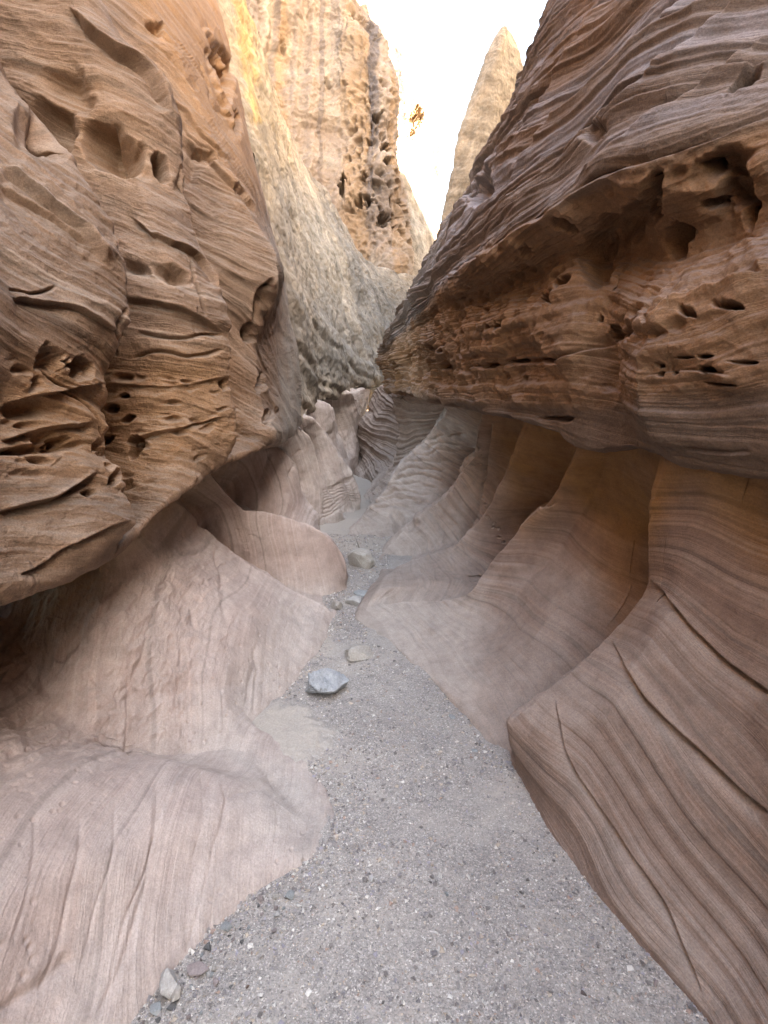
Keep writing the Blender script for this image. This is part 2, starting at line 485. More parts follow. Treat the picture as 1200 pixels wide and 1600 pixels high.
def stone_material(name, c1, c2, c3, scale=9.0, tint=False):
    if c1: c1, c2, c3 = [tuple(.74 * v for v in c[:3]) + (1,) for c in (c1, c2, c3)]
    N = NT(name)
    pos = N.n('ShaderNodeTexCoord').outputs['Object']
    f = N.noise(pos, scale, 6, 0.65, 0.4)
    if tint:
        col = N.mix(1.0, N.attr('tint')[0], N.ramp(f, [(0.3, g(0.8)), (0.7, g(1.15))]), 'MULTIPLY')
    else:
        col = N.ramp(f, [(0.3, c1), (0.5, c2), (0.68, c3)])
    fl = N.noise(pos, scale * 14, 3, 0.7)
    col = N.mix(1.0, col, N.ramp(fl, [(0.3, g(0.8)), (0.7, g(1.15))]), 'MULTIPLY')
    N.l(col, N.b.inputs['Base Color'])
    N.b.inputs['Roughness'].default_value = 0.8
    N.b.inputs['Specular IOR Level'].default_value = 0.3
    bp = N.n('ShaderNodeBump'); bp.inputs['Strength'].default_value = 0.6; bp.inputs['Distance'].default_value = 1.0
    N.l(N.math('MULTIPLY', N.noise(pos, scale * 3, 6, 0.7), 0.01), bp.inputs['Height']); N.l(bp.outputs[0], N.b.inputs['Normal'])
    return N.m

# ------------------------------------------------------------------ the canyon walls
def curve(side, spec, lower):
    pts = [W(*p) if not (len(p) == 4) else np.array(p[:3], float) for p in spec]
    return pts

def w3(x, y, z): return (x, y, z, 'w')

def lower_curves(side, rows, creases=(), hollow={}):
    out = []
    for i, r in enumerate(rows):
        p = curve(side, r, True)
        if i in creases:
            for j in range(1, len(p)): p[j] = p[j] + min(1, max(0, j - 1) / 2) * np.array([side * .045 * p[j][1], .016 * p[j][1], -.002 * p[j][1]])
        if i in hollow:
            for j in range(1, len(p)): p[j] = p[j] + hollow[i] * np.array([side, .5, -.12])
        c = p[0]
        base = [c + np.array([-side * 0.16, 0, -0.34]), c + np.array([-side * 0.05, 0, -0.11])]
        e = p[-1]
        k = np.clip(e[1] / 3.0, 1, 3)
        top = [e + np.array([side * 0.35 * k, 0.1, (0.16 if k < 1.9 else 0.03) * k]), e + np.array([side * 1.3 * k, 0.1, (0.3 if k < 1.9 else 0.03) * k])]
        out.append(base + p + top)
    return np.array(out)

# -- left wall, washed lower slope: each row runs from the gravel up to the undercut
L_ROWS = [
    [w3(-.95, -14, 0), w3(-1.1, -14, .2), w3(-1.3, -14, .4), w3(-1.6, -14, .6), w3(-1.9, -14, .8), w3(-2.1, -14, .9)],
    [w3(-.95, -3, 0), w3(-1.1, -3, .18), w3(-1.3, -3, .36), w3(-1.55, -3, .52), w3(-1.8, -3, .7), w3(-2.1, -3, .85)],
    [w3(-.80, .3, 0), w3(-.95, .3, .16), w3(-1.1, .3, .3), w3(-1.3, .3, .42), w3(-1.55, .3, .57), w3(-1.9, .3, .75)],
    [(200, 1600, 1.29), (100, 1500, 1.3), (20, 1400, 1.3), (-100, 1310, 1.35), (-250, 1200, 1.4), (-400, 1080, 1.45)],
    [(380, 1415, 1.6), (300, 1350, 1.62), (230, 1290, 1.63), (130, 1235, 1.66), (-100, 1120, 1.75), (-200, 1000, 1.8)],
    [(532, 1305, 1.865), (490, 1290, 1.9), (420, 1240, 1.95), (330, 1205, 1.98), (60, 1150, 1.95), (-60, 1000, 2.2)],
    [(480, 1183, 2.28), (400, 1182, 2.25), (360, 1174, 2.26), (250, 1180, 2.24), (110, 1120, 2.15), (0, 966, 2.42)],
    [(400, 1135, 2.5), (370, 1100, 2.52), (340, 1060, 2.53), (270, 1030, 2.5), (180, 960, 2.5), (90, 880, 2.62)],
    [(475, 1050, 3.02), (435, 1010, 3.05), (390, 960, 3.05), (330, 920, 3.0), (260, 870, 2.95), (190, 812, 2.58)],
    [(525, 962, 3.85), (480, 935, 3.85), (430, 905, 3.8), (370, 868, 3.7), (310, 820, 3.6), (262, 768, 3.12)],
    [(515, 932, 4.25), (465, 915, 4.2), (410, 885, 4.15), (355, 845, 4.0), (325, 800, 3.9), (295, 752, 3.4)],
    [(543, 917, 4.5), (540, 880, 4.5), (512, 838, 4.45), (450, 809, 4.4), (375, 793, 4.2), (328, 735, 3.6)],
    [(535, 882, 5.2), (505, 852, 5.2), (470, 825, 5.2), (420, 798, 5.1), (370, 770, 4.9), (350, 722, 4.1)],
    [(513, 838, 6.4), (497, 806, 6.3), (474, 775, 6.2), (462, 728, 6.1), (435, 698, 5.9), (380, 688, 5.6)],
    [(510, 822, 7.0), (487, 792, 7.0), (473, 752, 6.9), (466, 712, 6.8), (450, 688, 6.7), (420, 680, 6.5)],
    [(541, 811, 7.6), (521, 782, 7.5), (503, 748, 7.4), (494, 698, 7.3), (472, 669, 7.1), (444, 662, 6.7)],
    [(538, 802, 8.1), (512, 768, 8.1), (500, 727, 8.0), (491, 692, 7.9), (480, 667, 7.8), (460, 655, 7.6)],
    [(567, 797, 8.6), (563, 770, 8.6), (552, 737, 8.6), (528, 707, 8.5), (507, 675, 8.4), (480, 650, 8.1)],
    [(548, 781, 10), (541, 750, 10), (535, 722, 10), (522, 690, 9.9), (510, 660, 9.8), (490, 640, 9.5)],
    [(556, 755, 11.50), (551, 730, 11.50), (544, 713, 11.50), (530, 675, 11.41), (522, 642, 11.15), (495, 626, 10.79)],
    [(550, 745, 13.00), (546, 725, 13.00), (539, 702, 13.00), (532, 672, 13.00), (528, 642, 13.00), (515, 620, 12.57)],
    [(563, 735, 14.50), (561, 712, 14.50), (557, 690, 14.50), (554, 667, 14.50), (560, 635, 14.50), (547, 614, 13.69)],
    [(582, 725, 17.00), (578, 705, 17.00), (574, 690, 17.00), (572, 665, 17.00), (574, 635, 17.00), (575, 606, 17.00)],
]

R_ROWS = [
    [w3(.95, -14, 0), w3(1.0, -14, .3), w3(1.1, -14, .6), w3(1.2, -14, .9), w3(1.3, -14, 1.1), w3(1.35, -14, 1.25), w3(1.4, -14, 1.4)],
    [w3(.95, -3, 0), w3(1.0, -3, .3), w3(1.1, -3, .6), w3(1.2, -3, .9), w3(1.3, -3, 1.1), w3(1.35, -3, 1.25), w3(1.4, -3, 1.4)],
    [w3(.90, .3, 0), w3(.95, .3, .18), w3(1.02, .3, .4), w3(1.1, .3, .65), w3(1.2, .3, .95), w3(1.27, .3, 1.2), w3(1.35, .3, 1.38)],
    [(1110, 1600, 1.29), (1150, 1500, 1.32), (1200, 1380, 1.35), (1230, 1200, 1.4), (1270, 1000, 1.45), (1290, 850, 1.5), (1300, 760, 1.55)],
    [(960, 1430, 1.57), (1010, 1340, 1.58), (1060, 1230, 1.6), (1110, 1100, 1.65), (1150, 950, 1.7), (1180, 830, 1.72), (1200, 742, 1.68)],
    [(870, 1310, 1.85), (905, 1210, 1.86), (950, 1110, 1.88), (1010, 1010, 1.93), (1060, 900, 1.97), (1090, 800, 1.9), (1112, 722, 1.77)],
    [(812, 1220, 2.14), (797, 1130, 2.17), (875, 1063, 2.2), (955, 992, 2.25), (1014, 895, 2.28), (1018, 800, 2.18), (1045, 720, 1.98)],
    [(785, 1192, 2.25), (810, 1140, 2.42), (890, 1080, 2.6), (960, 1010, 2.75), (1010, 920, 2.8), (1015, 820, 2.7), (1035, 700, 2.32)],
    [(715, 1100, 2.70), (750, 1060, 2.78), (800, 1020, 2.85), (850, 960, 2.95), (905, 880, 3.05), (940, 790, 2.95), (975, 682, 2.55)],
    [(640, 1027, 3.18), (690, 1010, 3.21), (750, 980, 3.3), (800, 920, 3.35), (860, 850, 3.35), (905, 780, 3.15), (935, 686, 2.7)],
    [(558, 965, 3.79), (600, 944, 3.95), (690, 938, 3.85), (752, 912, 3.72), (800, 848, 3.7), (872, 780, 3.42), (912, 690, 2.85)],
    [(568, 940, 4.05), (620, 912, 4.12), (690, 905, 4.2), (745, 890, 4.45), (795, 835, 4.45), (850, 770, 4.05), (875, 650, 3.3)],
    [(592, 897, 4.75), (625, 880, 4.85), (665, 866, 4.9), (715, 850, 4.9), (750, 825, 4.85), (790, 750, 4.4), (835, 640, 3.6)],
    [(595, 890, 5.0), (625, 868, 5.3), (665, 850, 5.4), (710, 830, 5.5), (745, 790, 5.5), (775, 720, 5.0), (798, 632, 4.2)],
    [(583, 881, 5.25), (604, 853, 5.6), (648, 812, 5.8), (692, 777, 5.9), (721, 737, 5.9), (745, 700, 5.5), (765, 628, 4.6)],
    [(590, 862, 5.8), (612, 838, 6.2), (650, 800, 6.6), (688, 765, 6.8), (713, 725, 6.8), (730, 690, 6.3), (745, 622, 5.3)],
    [(531, 836, 6.42), (565, 810, 6.9), (590, 777, 7.1), (627, 725, 7.3), (662, 687, 7.4), (692, 650, 7.0), (708, 610, 6.2)],
    [(575, 805, 8.1), (580, 785, 8.4), (597, 755, 8.8), (620, 715, 9), (640, 680, 9), (655, 645, 8.5), (668, 604, 7.6)],
    [(569, 780, 10), (574, 765, 10), (583, 755, 10.2), (601, 735, 10.4), (616, 713, 10.5), (622, 672, 10.5), (613, 620, 10.5)],
    [(582, 757, 11.50), (592, 740, 11.50), (600, 720, 11.50), (608, 700, 11.50), (612, 680, 11.50), (612, 650, 11.50), (618, 610, 11.50)],
    [(549, 735, 15.00), (562, 715, 15.00), (561, 700, 15.00), (556, 680, 15.00), (557, 665, 15.00), (575, 640, 15.00), (592, 602, 15.00)],
    [(590, 733, 15.50), (595, 715, 15.83), (600, 700, 15.83), (605, 680, 15.83), (610, 665, 15.83), (620, 640, 15.83), (630, 602, 15.83)],
    [(700, 725, 18.00), (705, 705, 18.00), (710, 690, 18.00), (715, 675, 18.00), (720, 660, 18.00), (720, 640, 18.00), (720, 602, 18.00)],
]

def upper_curves(side, rows, drop=0.06, deep=1.0, creases=()):
    out = []
    for i, r in enumerate(rows):
        p = curve(side, r, False)
        if i in creases:
            for j in range(1, 9): p[j] = p[j] + np.array([side * .085 * p[j][1], .03 * p[j][1], 0])
        lip = p[0]
        k = np.clip(lip[1] / 3.0, 1, 3)
        inn = [lip + np.array([side * 1.5 * deep * k, .1, 0.02]), lip + np.array([side * .42 * deep * k, .08, -drop * k])]
        out.append(inn + p)
    return np.array(out)

# -- left wall, overhanging cliff: lip, then up
def tall(side, x, y, z, rise=22):
    if side > 0:
        return [w3(x + 1.7, y, z + 3), w3(x + 6, y, z + 11), w3(x + 10, y, z + 19), w3(x + 37.5, y, z + 20), w3(x + 39, y, z + 66), w3(x + 52, y, z + 67)]
    return [w3(x - 1.7, y, z + 3), w3(x - 6, y, z + 11), w3(x - 10, y, z + rise), w3(x - 24, y, z + rise + 1)]

def up(side, pts, rise=20):
    p = [W(*q) if len(q) == 3 else np.array(q[:3], float) for q in pts]
    h = p[-1]
    return list(pts) + tall(side, h[0], h[1], h[2], rise)

UL_ROWS = [
    up(-1, [w3(-1.15, -14, 1.0), w3(-1.15, -14, 1.15), w3(-1.2, -14, 1.4), w3(-1.2, -14, 1.7), w3(-1.3, -14, 2), w3(-1.4, -14, 2.5), w3(-1.6, -14, 3), w3(-1.9, -14, 3.6), w3(-2.3, -14, 4.5)]),
    up(-1, [w3(-1.15, -3, 1.0), w3(-1.15, -3, 1.15), w3(-1.2, -3, 1.4), w3(-1.2, -3, 1.7), w3(-1.3, -3, 2), w3(-1.4, -3, 2.5), w3(-1.6, -3, 3), w3(-1.9, -3, 3.6), w3(-2.3, -3, 4.5)]),
    up(-1, [w3(-1.2, .4, .9), w3(-1.15, .4, 1.05), w3(-1.2, .4, 1.3), w3(-1.2, .4, 1.6), w3(-1.25, .4, 1.9), w3(-1.3, .4, 2.2), w3(-1.45, .4, 2.6), w3(-1.7, .4, 3.1), w3(-2.0, .4, 3.8)]),
    up(-1, [(15, 930, 1.62), (10, 850, 1.62), (0, 700, 1.67), (0, 610, 1.7), (10, 500, 1.72), (0, 400, 1.75), (-60, 250, 1.85), (-150, 100, 2.0), (-230, -80, 2.2)]),
    up(-1, [(140, 875, 2.02), (203, 815, 2.08), (160, 690, 2.14), (150, 600, 2.2), (192, 495, 2.25), (178, 395, 2.3), (92, 222, 2.4), (0, 110, 2.5), (-100, -60, 2.6)]),
    up(-1, [(205, 835, 2.4), (212, 790, 2.5), (165, 700, 2.6), (158, 620, 2.6), (180, 520, 2.6), (190, 400, 2.75), (120, 230, 2.88), (40, 120, 2.95), (-40, -80, 3.0)]),
    up(-1, [(275, 768, 2.65), (265, 710, 2.72), (255, 640, 2.74), (260, 560, 2.75), (265, 460, 2.8), (240, 360, 2.85), (200, 250, 2.95), (140, 80, 3.0), (90, -60, 3.05)]),
    up(-1, [(332, 733, 2.95), (361, 690, 3.0), (358, 635, 3.0), (349, 575, 3.02), (354, 515, 3.05), (325, 425, 3.1), (293, 335, 3.15), (270, 190, 3.2), (190, 60, 3.25)]),
    up(-1, [(345, 722, 3.4), (366, 690, 3.5), (360, 630, 3.5), (355, 575, 3.5), (352, 520, 3.52), (328, 425, 3.6), (303, 330, 3.7), (287, 200, 3.8), (215, 70, 3.8)]),
    up(-1, [(420, 694, 3.9), (428, 675, 3.9), (408, 640, 3.95), (394, 585, 4), (390, 530, 4.05), (436, 425, 4.0), (397, 350, 4.1), (340, 240, 4.2), (265, 70, 4.4)]),
    up(-1, [(435, 692, 4.5), (440, 675, 4.6), (428, 630, 4.7), (418, 580, 4.8), (418, 530, 4.9), (436, 445, 4.9), (405, 340, 5), (372, 220, 5.1), (310, 60, 5.3)]),
    up(-1, [(470, 664, 6.5), (470, 645, 6.5), (468, 600, 6.6), (465, 560, 6.7), (455, 500, 6.8), (440, 420, 6.9), (415, 320, 7), (388, 200, 7.1), (338, 0, 7.4)]),
]
def crest(rows, k=(-1, 1.2, 0.3)):
    """finish a cliff row with its brow and a shelf running back from it"""
    p = [W(*q) if len(q) == 3 else np.array(q[:3], float) for q in rows]
    h = p[-1]; s = h[1] / 10
    return list(rows) + [w3(h[0] + k[0] * s, h[1] + k[1] * s, h[2] + k[2] * s), w3(h[0] + 3 * k[0] * s, h[1] + 3 * k[1] * s, h[2] + k[2] * s * .6), w3(h[0] + 8 * k[0] * s, h[1] + 4 * k[1] * s, h[2] + k[2] * s * .3), w3(h[0] + 16 * k[0] * s, h[1] + 4 * k[1] * s, h[2])]

# -- grey weathered cliff further in on the left
GL_ROWS = [
    up(-1, [(466, 668, 7.40), (465, 648, 7.52), (463, 605, 7.77), (458, 560, 8.02), (448, 500, 8.14), (432, 420, 8.39), (406, 320, 8.51), (378, 190, 8.76), (325, 0, 9.00)]),
    up(-1, [(482, 648, 8.70), (484, 630, 8.70), (480, 595, 8.81), (477, 550, 8.92), (470, 490, 9.05), (456, 410, 9.17), (430, 300, 9.40), (405, 180, 9.51), (360, 0, 9.86)]),
    up(-1, [(492, 630, 10.60), (494, 615, 10.49), (491, 585, 10.60), (485, 540, 10.71), (478, 480, 10.82), (465, 400, 11.03), (445, 290, 11.27), (421, 160, 11.49), (380, -10, 11.92)]),
    crest([(515, 625, 12.20), (520, 610, 12.20), (520, 580, 12.30), (515, 535, 12.51), (505, 475, 12.81), (490, 400, 13.22), (470, 310, 13.62), (445, 210, 14.03), (415, 110, 14.44)]),
    crest([(540, 616, 14.20), (545, 600, 14.20), (545, 570, 14.40), (540, 530, 14.59), (533, 470, 15.07), (522, 405, 15.57), (505, 345, 16.05), (485, 290, 16.53), (462, 240, 16.92)]),
    crest([(580, 606, 17.20), (584, 590, 17.20), (582, 560, 17.64), (578, 525, 18.06), (573, 480, 18.92), (568, 440, 19.78), (556, 400, 20.29), (542, 365, 20.64), (525, 325, 21.06)]),
    crest([(600, 604, 19.50), (604, 588, 19.67), (604, 560, 20.01), (602, 530, 20.52), (600, 495, 21.20), (596, 460, 22.04), (590, 435, 22.56), (580, 418, 22.89), (568, 408, 23.23)], (-.6, 1.4, 0)),
    crest([(650, 604, 22.00), (652, 588, 22.00), (652, 560, 22.27), (650, 530, 22.87), (648, 500, 23.40), (648, 475, 24.11), (648, 455, 24.64), (648, 440, 25.17), (648, 432, 25.53)], (-.2, 1.5, 0)),
    crest([(740, 604, 25.00), (742, 588, 25.00), (742, 560, 25.27), (740, 530, 25.92), (740, 500, 26.49), (740, 475, 26.85), (740, 455, 27.41), (740, 445, 27.77), (740, 438, 28.15)], (.2, 1.5, 0)),
]

UR_ROWS = [
    up(1, [w3(1.2, -14, 1.35), w3(1.1, -14, 1.5), w3(1.05, -14, 1.7), w3(1.1, -14, 1.95), w3(1.3, -14, 2.2), w3(1.2, -14, 2.5), w3(1.4, -14, 3), w3(1.8, -14, 3.6), w3(2.5, -14, 5)], 30),
    up(1, [w3(1.2, -3, 1.35), w3(1.1, -3, 1.5), w3(1.05, -3, 1.7), w3(1.1, -3, 1.95), w3(1.3, -3, 2.2), w3(1.2, -3, 2.5), w3(1.4, -3, 3), w3(1.8, -3, 3.6), w3(2.5, -3, 5)], 30),
    up(1, [w3(1.2, .4, 1.35), w3(1.1, .4, 1.5), w3(1.08, .4, 1.7), w3(1.1, .4, 1.95), w3(1.3, .4, 2.2), w3(1.22, .4, 2.45), w3(1.4, .4, 2.9), w3(1.7, .4, 3.4), w3(2.0, .4, 4)], 30),
    up(1, [(1230, 752, 1.5), (1220, 690, 1.48), (1215, 560, 1.47), (1215, 440, 1.5), (1232, 330, 1.62), (1230, 180, 1.62), (1255, 60, 1.72), (1310, -100, 1.87), (1360, -300, 2.1)], 30),
    up(1, [(1130, 738, 1.7), (1110, 690, 1.66), (1100, 600, 1.65), (1100, 490, 1.66), (1140, 370, 1.82), (1110, 215, 1.76), (1150, 80, 1.85), (1205, -70, 2), (1260, -280, 2.2)], 30),
    up(1, [(1062, 733, 1.86), (1015, 690, 1.86), (982, 620, 1.86), (1005, 510, 1.85), (1055, 405, 2.02), (1010, 252, 1.92), (1050, 110, 2.0), (1110, -50, 2.15), (1180, -250, 2.4)], 30),
    up(1, [(985, 700, 2.3), (980, 660, 2.32), (975, 600, 2.35), (970, 500, 2.35), (975, 400, 2.45), (930, 275, 2.2), (960, 150, 2.3), (1020, 0, 2.45), (1080, -200, 2.7)], 28),
    up(1, [(922, 703, 2.55), (905, 660, 2.55), (890, 590, 2.55), (880, 500, 2.6), (900, 400, 2.7), (868, 318, 2.5), (890, 220, 2.6), (940, 80, 2.8), (990, -120, 3.1)], 26),
    up(1, [(832, 656, 3.2), (832, 640, 3.2), (826, 580, 3.2), (815, 500, 3.2), (822, 430, 3.25), (792, 370, 3.05), (812, 280, 3.15), (852, 150, 3.4), (905, -40, 3.8)], 24),
    [(760, 642, 4), (758, 622, 4), (755, 570, 4), (745, 510, 4), (742, 460, 4.05), (725, 412, 3.85), (745, 330, 4), (800, 190, 4.5), (842, 60, 5), w3(2.3, 6.2, 7.2), w3(3.6, 7.4, 9.5), w3(6.5, 8, 10), w3(12, 8, 11), w3(24, 8, 12), w3(46, 8, 13)],
    [(690, 627, 5.5), (690, 610, 5.5), (688, 570, 5.5), (685, 530, 5.5), (685, 490, 5.5), (672, 455, 5.3), (690, 392, 5.6), (745, 270, 6.4), (798, 180, 7.2), w3(2.8, 8.6, 6.6), w3(4.2, 9.5, 7.6), w3(7.5, 10, 9), w3(12, 10, 9.3), w3(24, 10, 9.6), w3(46, 10, 10)],
    [(645, 617, 7.5), (645, 600, 7.5), (645, 570, 7.5), (640, 545, 7.5), (638, 520, 7.5), (632, 487, 7.3), (650, 450, 7.6), (695, 370, 8.4), (742, 290, 9.4), w3(2.9, 11, 6.0), w3(4.4, 12, 6.8), w3(8.5, 12.5, 8.0), w3(12, 12.5, 8), w3(24, 12.5, 8.4), w3(46, 12.5, 9)],
    [(604, 606, 10), (602, 595, 10), (600, 580, 10), (600, 567, 10), (599, 557, 10), (600, 547, 10), (622, 502, 10.5), (655, 440, 11.5), (688, 382, 12.5), w3(2.6, 13.6, 6.0), w3(4.2, 14.6, 6.4), w3(9, 15, 7), w3(12, 15, 7.2), w3(24, 15, 7.6), w3(46, 15, 8)],
    [(640, 604, 13), (640, 595, 13), (641, 580, 13.2), (642, 567, 13.4), (644, 552, 13.6), (648, 535, 13.8), (664, 500, 14), (690, 450, 14.4), (712, 402, 15), w3(3.2, 16, 6.0), w3(5, 16.6, 6.2), w3(10, 17, 7), w3(12.5, 17, 7), w3(24, 17, 7), w3(46, 17, 7.5)],
    [(760, 604, 17), (760, 595, 17), (760, 580, 17.2), (760, 567, 17.4), (762, 552, 17.6), (766, 535, 17.8), (776, 500, 18), (790, 450, 18.4), (800, 412, 19), w3(5.2, 20, 7.0), w3(7, 20.4, 7.2), w3(11, 22, 9), w3(13, 22, 42), w3(24, 22, 52), w3(44, 22, 60)],
    [(800, 604, 27), (800, 595, 27), (800, 580, 27), (802, 567, 27), (805, 552, 27), (810, 535, 27), (820, 500, 27), (840, 450, 27), (860, 412, 27), w3(9.5, 29, 9.0), w3(10.5, 29, 10), w3(12, 29, 12), w3(14, 29, 44), w3(24, 29, 52), w3(44, 29, 60)],
    [(860, 604, 34), (860, 595, 34), (860, 580, 34), (862, 567, 34), (865, 552, 34), (870, 535, 34), (880, 500, 34), (900, 450, 34), (910, 412, 34), w3(14, 35, 10), w3(15, 35, 11), w3(16, 35, 13), w3(18, 35, 44), w3(26, 35, 52), w3(44, 35, 58)],
]

def bump_all(S, amps, pw=0.75):
    """several scales of weathering relief; amplitude grows with distance so far rock keeps its form"""
    k = np.clip(S.P[:, 1] / 3.0, 0.8, 4.0) ** pw
    S.k = k
    for (fr, amp, octv, ridged) in amps:
        S.d += amp * k * fbm(S.P * fr + 3.1 * fr, octv, 0.5, ridged)

def layers(S, table, sharp=0.0):
    """hard and soft beds: 1-D relief along the bedding coordinate"""
    m = 0.65 + 0.9 * gnoise(S.P * 1.1 + 50)
    for (fr, amp) in table:
        v = n1(S.s, fr, fr * 3.3)
        if sharp: v = v * (1 - sharp) + np.sign(v) * np.abs(v) ** 0.35 * sharp
        S.d += amp * v * np.clip(m, 0.1, 1.3) * S.k

# ============ left wall
left_wall = thing('sandstone_cliff', 'tan sandstone wall on the left, dark undercut above a smooth pinkish slope', 'cliff', (-1.6, 3, 0))
right_wall = thing('sandstone_cliff', 'brown sandstone wall on the right, banded scallops below a pitted leaning overhang', 'cliff', (1.4, 3, 0))

S = Sheet(lower_curves(-1, L_ROWS, (10, 12, 14, 16, 18, 20)), crisp_u=.5)
S.bedding((.95, .06, .28), .045, .8)
bump_all(S, [(1.6, .030, 3, False), (6.0, .006, 3, False), (22.0, .0016, 2, False)])
S.k = S.k * (1 + 1.3 * sstep(4.8, 6.5, S.P[:, 1]))
layers(S, [(9, .006), (24, .004), (60, .0022)], 0.3)
f1, f2 = cells(S.P * 24., 4)
S.d -= .008 * sstep(.26, .05, f1) * sstep(-.1, .2, gnoise(S.P * 2.3)) * sstep(7, 5, S.P[:, 1])
chip = sstep(.10, .16, gnoise(S.P * np.array([7., 3., 5.]) + 31) + .25 * gnoise(S.P * 24))
S.d -= .007 * chip * S.region([(0, 860), (350, 700), (420, 800), (350, 1000), (200, 1200), (0, 1230)], 60)
rough = S.region([(60, 900), (330, 840), (330, 1000), (300, 1160), (0, 1230), (-50, 1000)], 50)
S.d += rough * (.022 * fbm(S.P * np.array([9, 3.5, 5.]), 4, 0.55, True) - .004)
for ln, w, d in [([(495, 1190), (350, 1260), (345, 1330), (300, 1600)], 4, .004), ([(250, 1215), (240, 1330), (200, 1480), (150, 1600)], 6, .010),
                 ([(280, 985), (278, 1080), (283, 1170)], 5, .012), ([(400, 1000), (392, 1060), (385, 1110)], 4, .006),
                 ([(215, 1030), (200, 1100), (205, 1190)], 5, .012), ([(150, 930), (110, 1010), (60, 1090)], 6, .014),
                 ([(120, 1480), (60, 1540), (0, 1580)], 10, .012), ([(330, 850), (350, 900), (355, 980)], 4, .010),
                 ([(425, 700), (415, 730), (410, 760)], 3, .02), ([(470, 700), (455, 745)], 3, .02), ([(512, 770), (545, 745), (560, 735)], 3, .03),
                 ([(345, 800), (338, 850), (345, 890)], 4, .012), ([(412, 810), (405, 860), (400, 900)], 4, .004)]:
    S.groove(ln, w, d)
for ln, w, d in [([(245, 1212), (250, 1262), (235, 1340), (192, 1450), (165, 1570)], 3, .009), ([(345, 1190), (355, 1240), (340, 1310), (312, 1420), (285, 1510)], 3, .007),
                 ([(130, 1262), (120, 1350), (100, 1450), (60, 1570)], 4, .008), ([(60, 1262), (52, 1360), (20, 1480)], 4, .007), ([(185, 1235), (176, 1330), (150, 1430), (120, 1530)], 2.5, .006),
                 ([(315, 1195), (318, 1270), (300, 1350)], 2, .004), ([(420, 1200), (432, 1270), (420, 1350)], 2, .003), ([(470, 1210), (490, 1260)], 2, .003),
                 ([(345, 1068), (350, 1120), (362, 1168)], 2.5, .008), ([(395, 1005), (400, 1060), (396, 1120)], 2.5, .008), ([(205, 1005), (198, 1090), (202, 1182)], 3, .010), ([(240, 950), (225, 1000), (212, 1060)], 4, .014),
                 ([(255, 900), (300, 935), (310, 990)], 4, .012), ([(180, 960), (150, 1010), (140, 1060)], 4, .016), ([(0, 1112), (150, 1106), (300, 1078), (410, 1066)], 12, .016)]:
    S.groove(ln, w, d * .62)
S.tight = True
for ln, w, o, c in [([(513, 836), (497, 806), (474, 775), (462, 728), (435, 698)], 10, .03, .14), ([(541, 810), (521, 782), (503, 748), (494, 698), (472, 669)], 9, .03, .16),
                    ([(567, 797), (563, 770), (552, 737), (528, 707), (507, 675)], 7, .03, .18), ([(543, 915), (540, 880), (512, 838), (450, 809), (375, 795)], 14, .02, .12),
                    ([(520, 960), (480, 935), (430, 905), (370, 868), (310, 820)], 16, .02, .09)]:
    S.ledge(ln, w * .8, w, o, c, .06)
S.tight = False
for k in range(9):
    yy = 748 + k * 5
    S.groove([(505, yy + 18), (530, yy + 8), (560, yy - 8)], 1.6, .02)
S.attr['ochre'] = np.clip(S.region([(0, 860), (350, 690), (380, 720), (300, 800), (170, 900), (60, 1010), (0, 1060)], 55) * .8, 0, 1)
S.attr['grey'] = np.clip(S.region([(460, 620), (580, 600), (590, 820), (500, 830), (430, 700)], 20) * .6 + .6 * S.region([(370, 1180), (480, 1180), (535, 1300), (480, 1360), (400, 1310)], 45) + .5 * S.region([(430, 900), (525, 955), (480, 1050), (400, 1130), (370, 1185), (280, 1200), (360, 1060)], 45) + .3 * sstep(0.28, 0.0, S.P[:, 2] - floor_base(S.P[:, 1])), 0, 1)
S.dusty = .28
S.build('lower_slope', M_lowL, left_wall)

S = Sheet(upper_curves(-1, UL_ROWS, 0.05, 1.0, (5, 8)), crisp_u=.45)
S.bedding((.30, .30, .90), .22, .45)
bump_all(S, [(1.3, .05, 3, False), (40., .003, 2, False)], 0.1)
# relief drawn out along the dipping beds
along = np.stack([S.P @ np.array([.15, .5, -.25]) * 1.2, S.s * 4.5, S.P[:, 0] * 1.5], 1)
nearby = .25 + .75 * sstep(6.0, 3.9, S.P[:, 1])
S.d += S.k * nearby * (.040 * fbm(along * .7, 3, .5, True) + .008 * fbm(along * 2.8 + 7, 4, .55, True))
S.d += S.k * .010 * fbm(S.P * 7, 4, .55, True) * sstep(-.1, .3, gnoise(S.P * 1.5))
S.k = S.k * nearby
layers(S, [(5, .020), (13, .009), (34, .005), (80, .003)], 0.3)
S.k = S.k / nearby
S.ledge_gain = .75
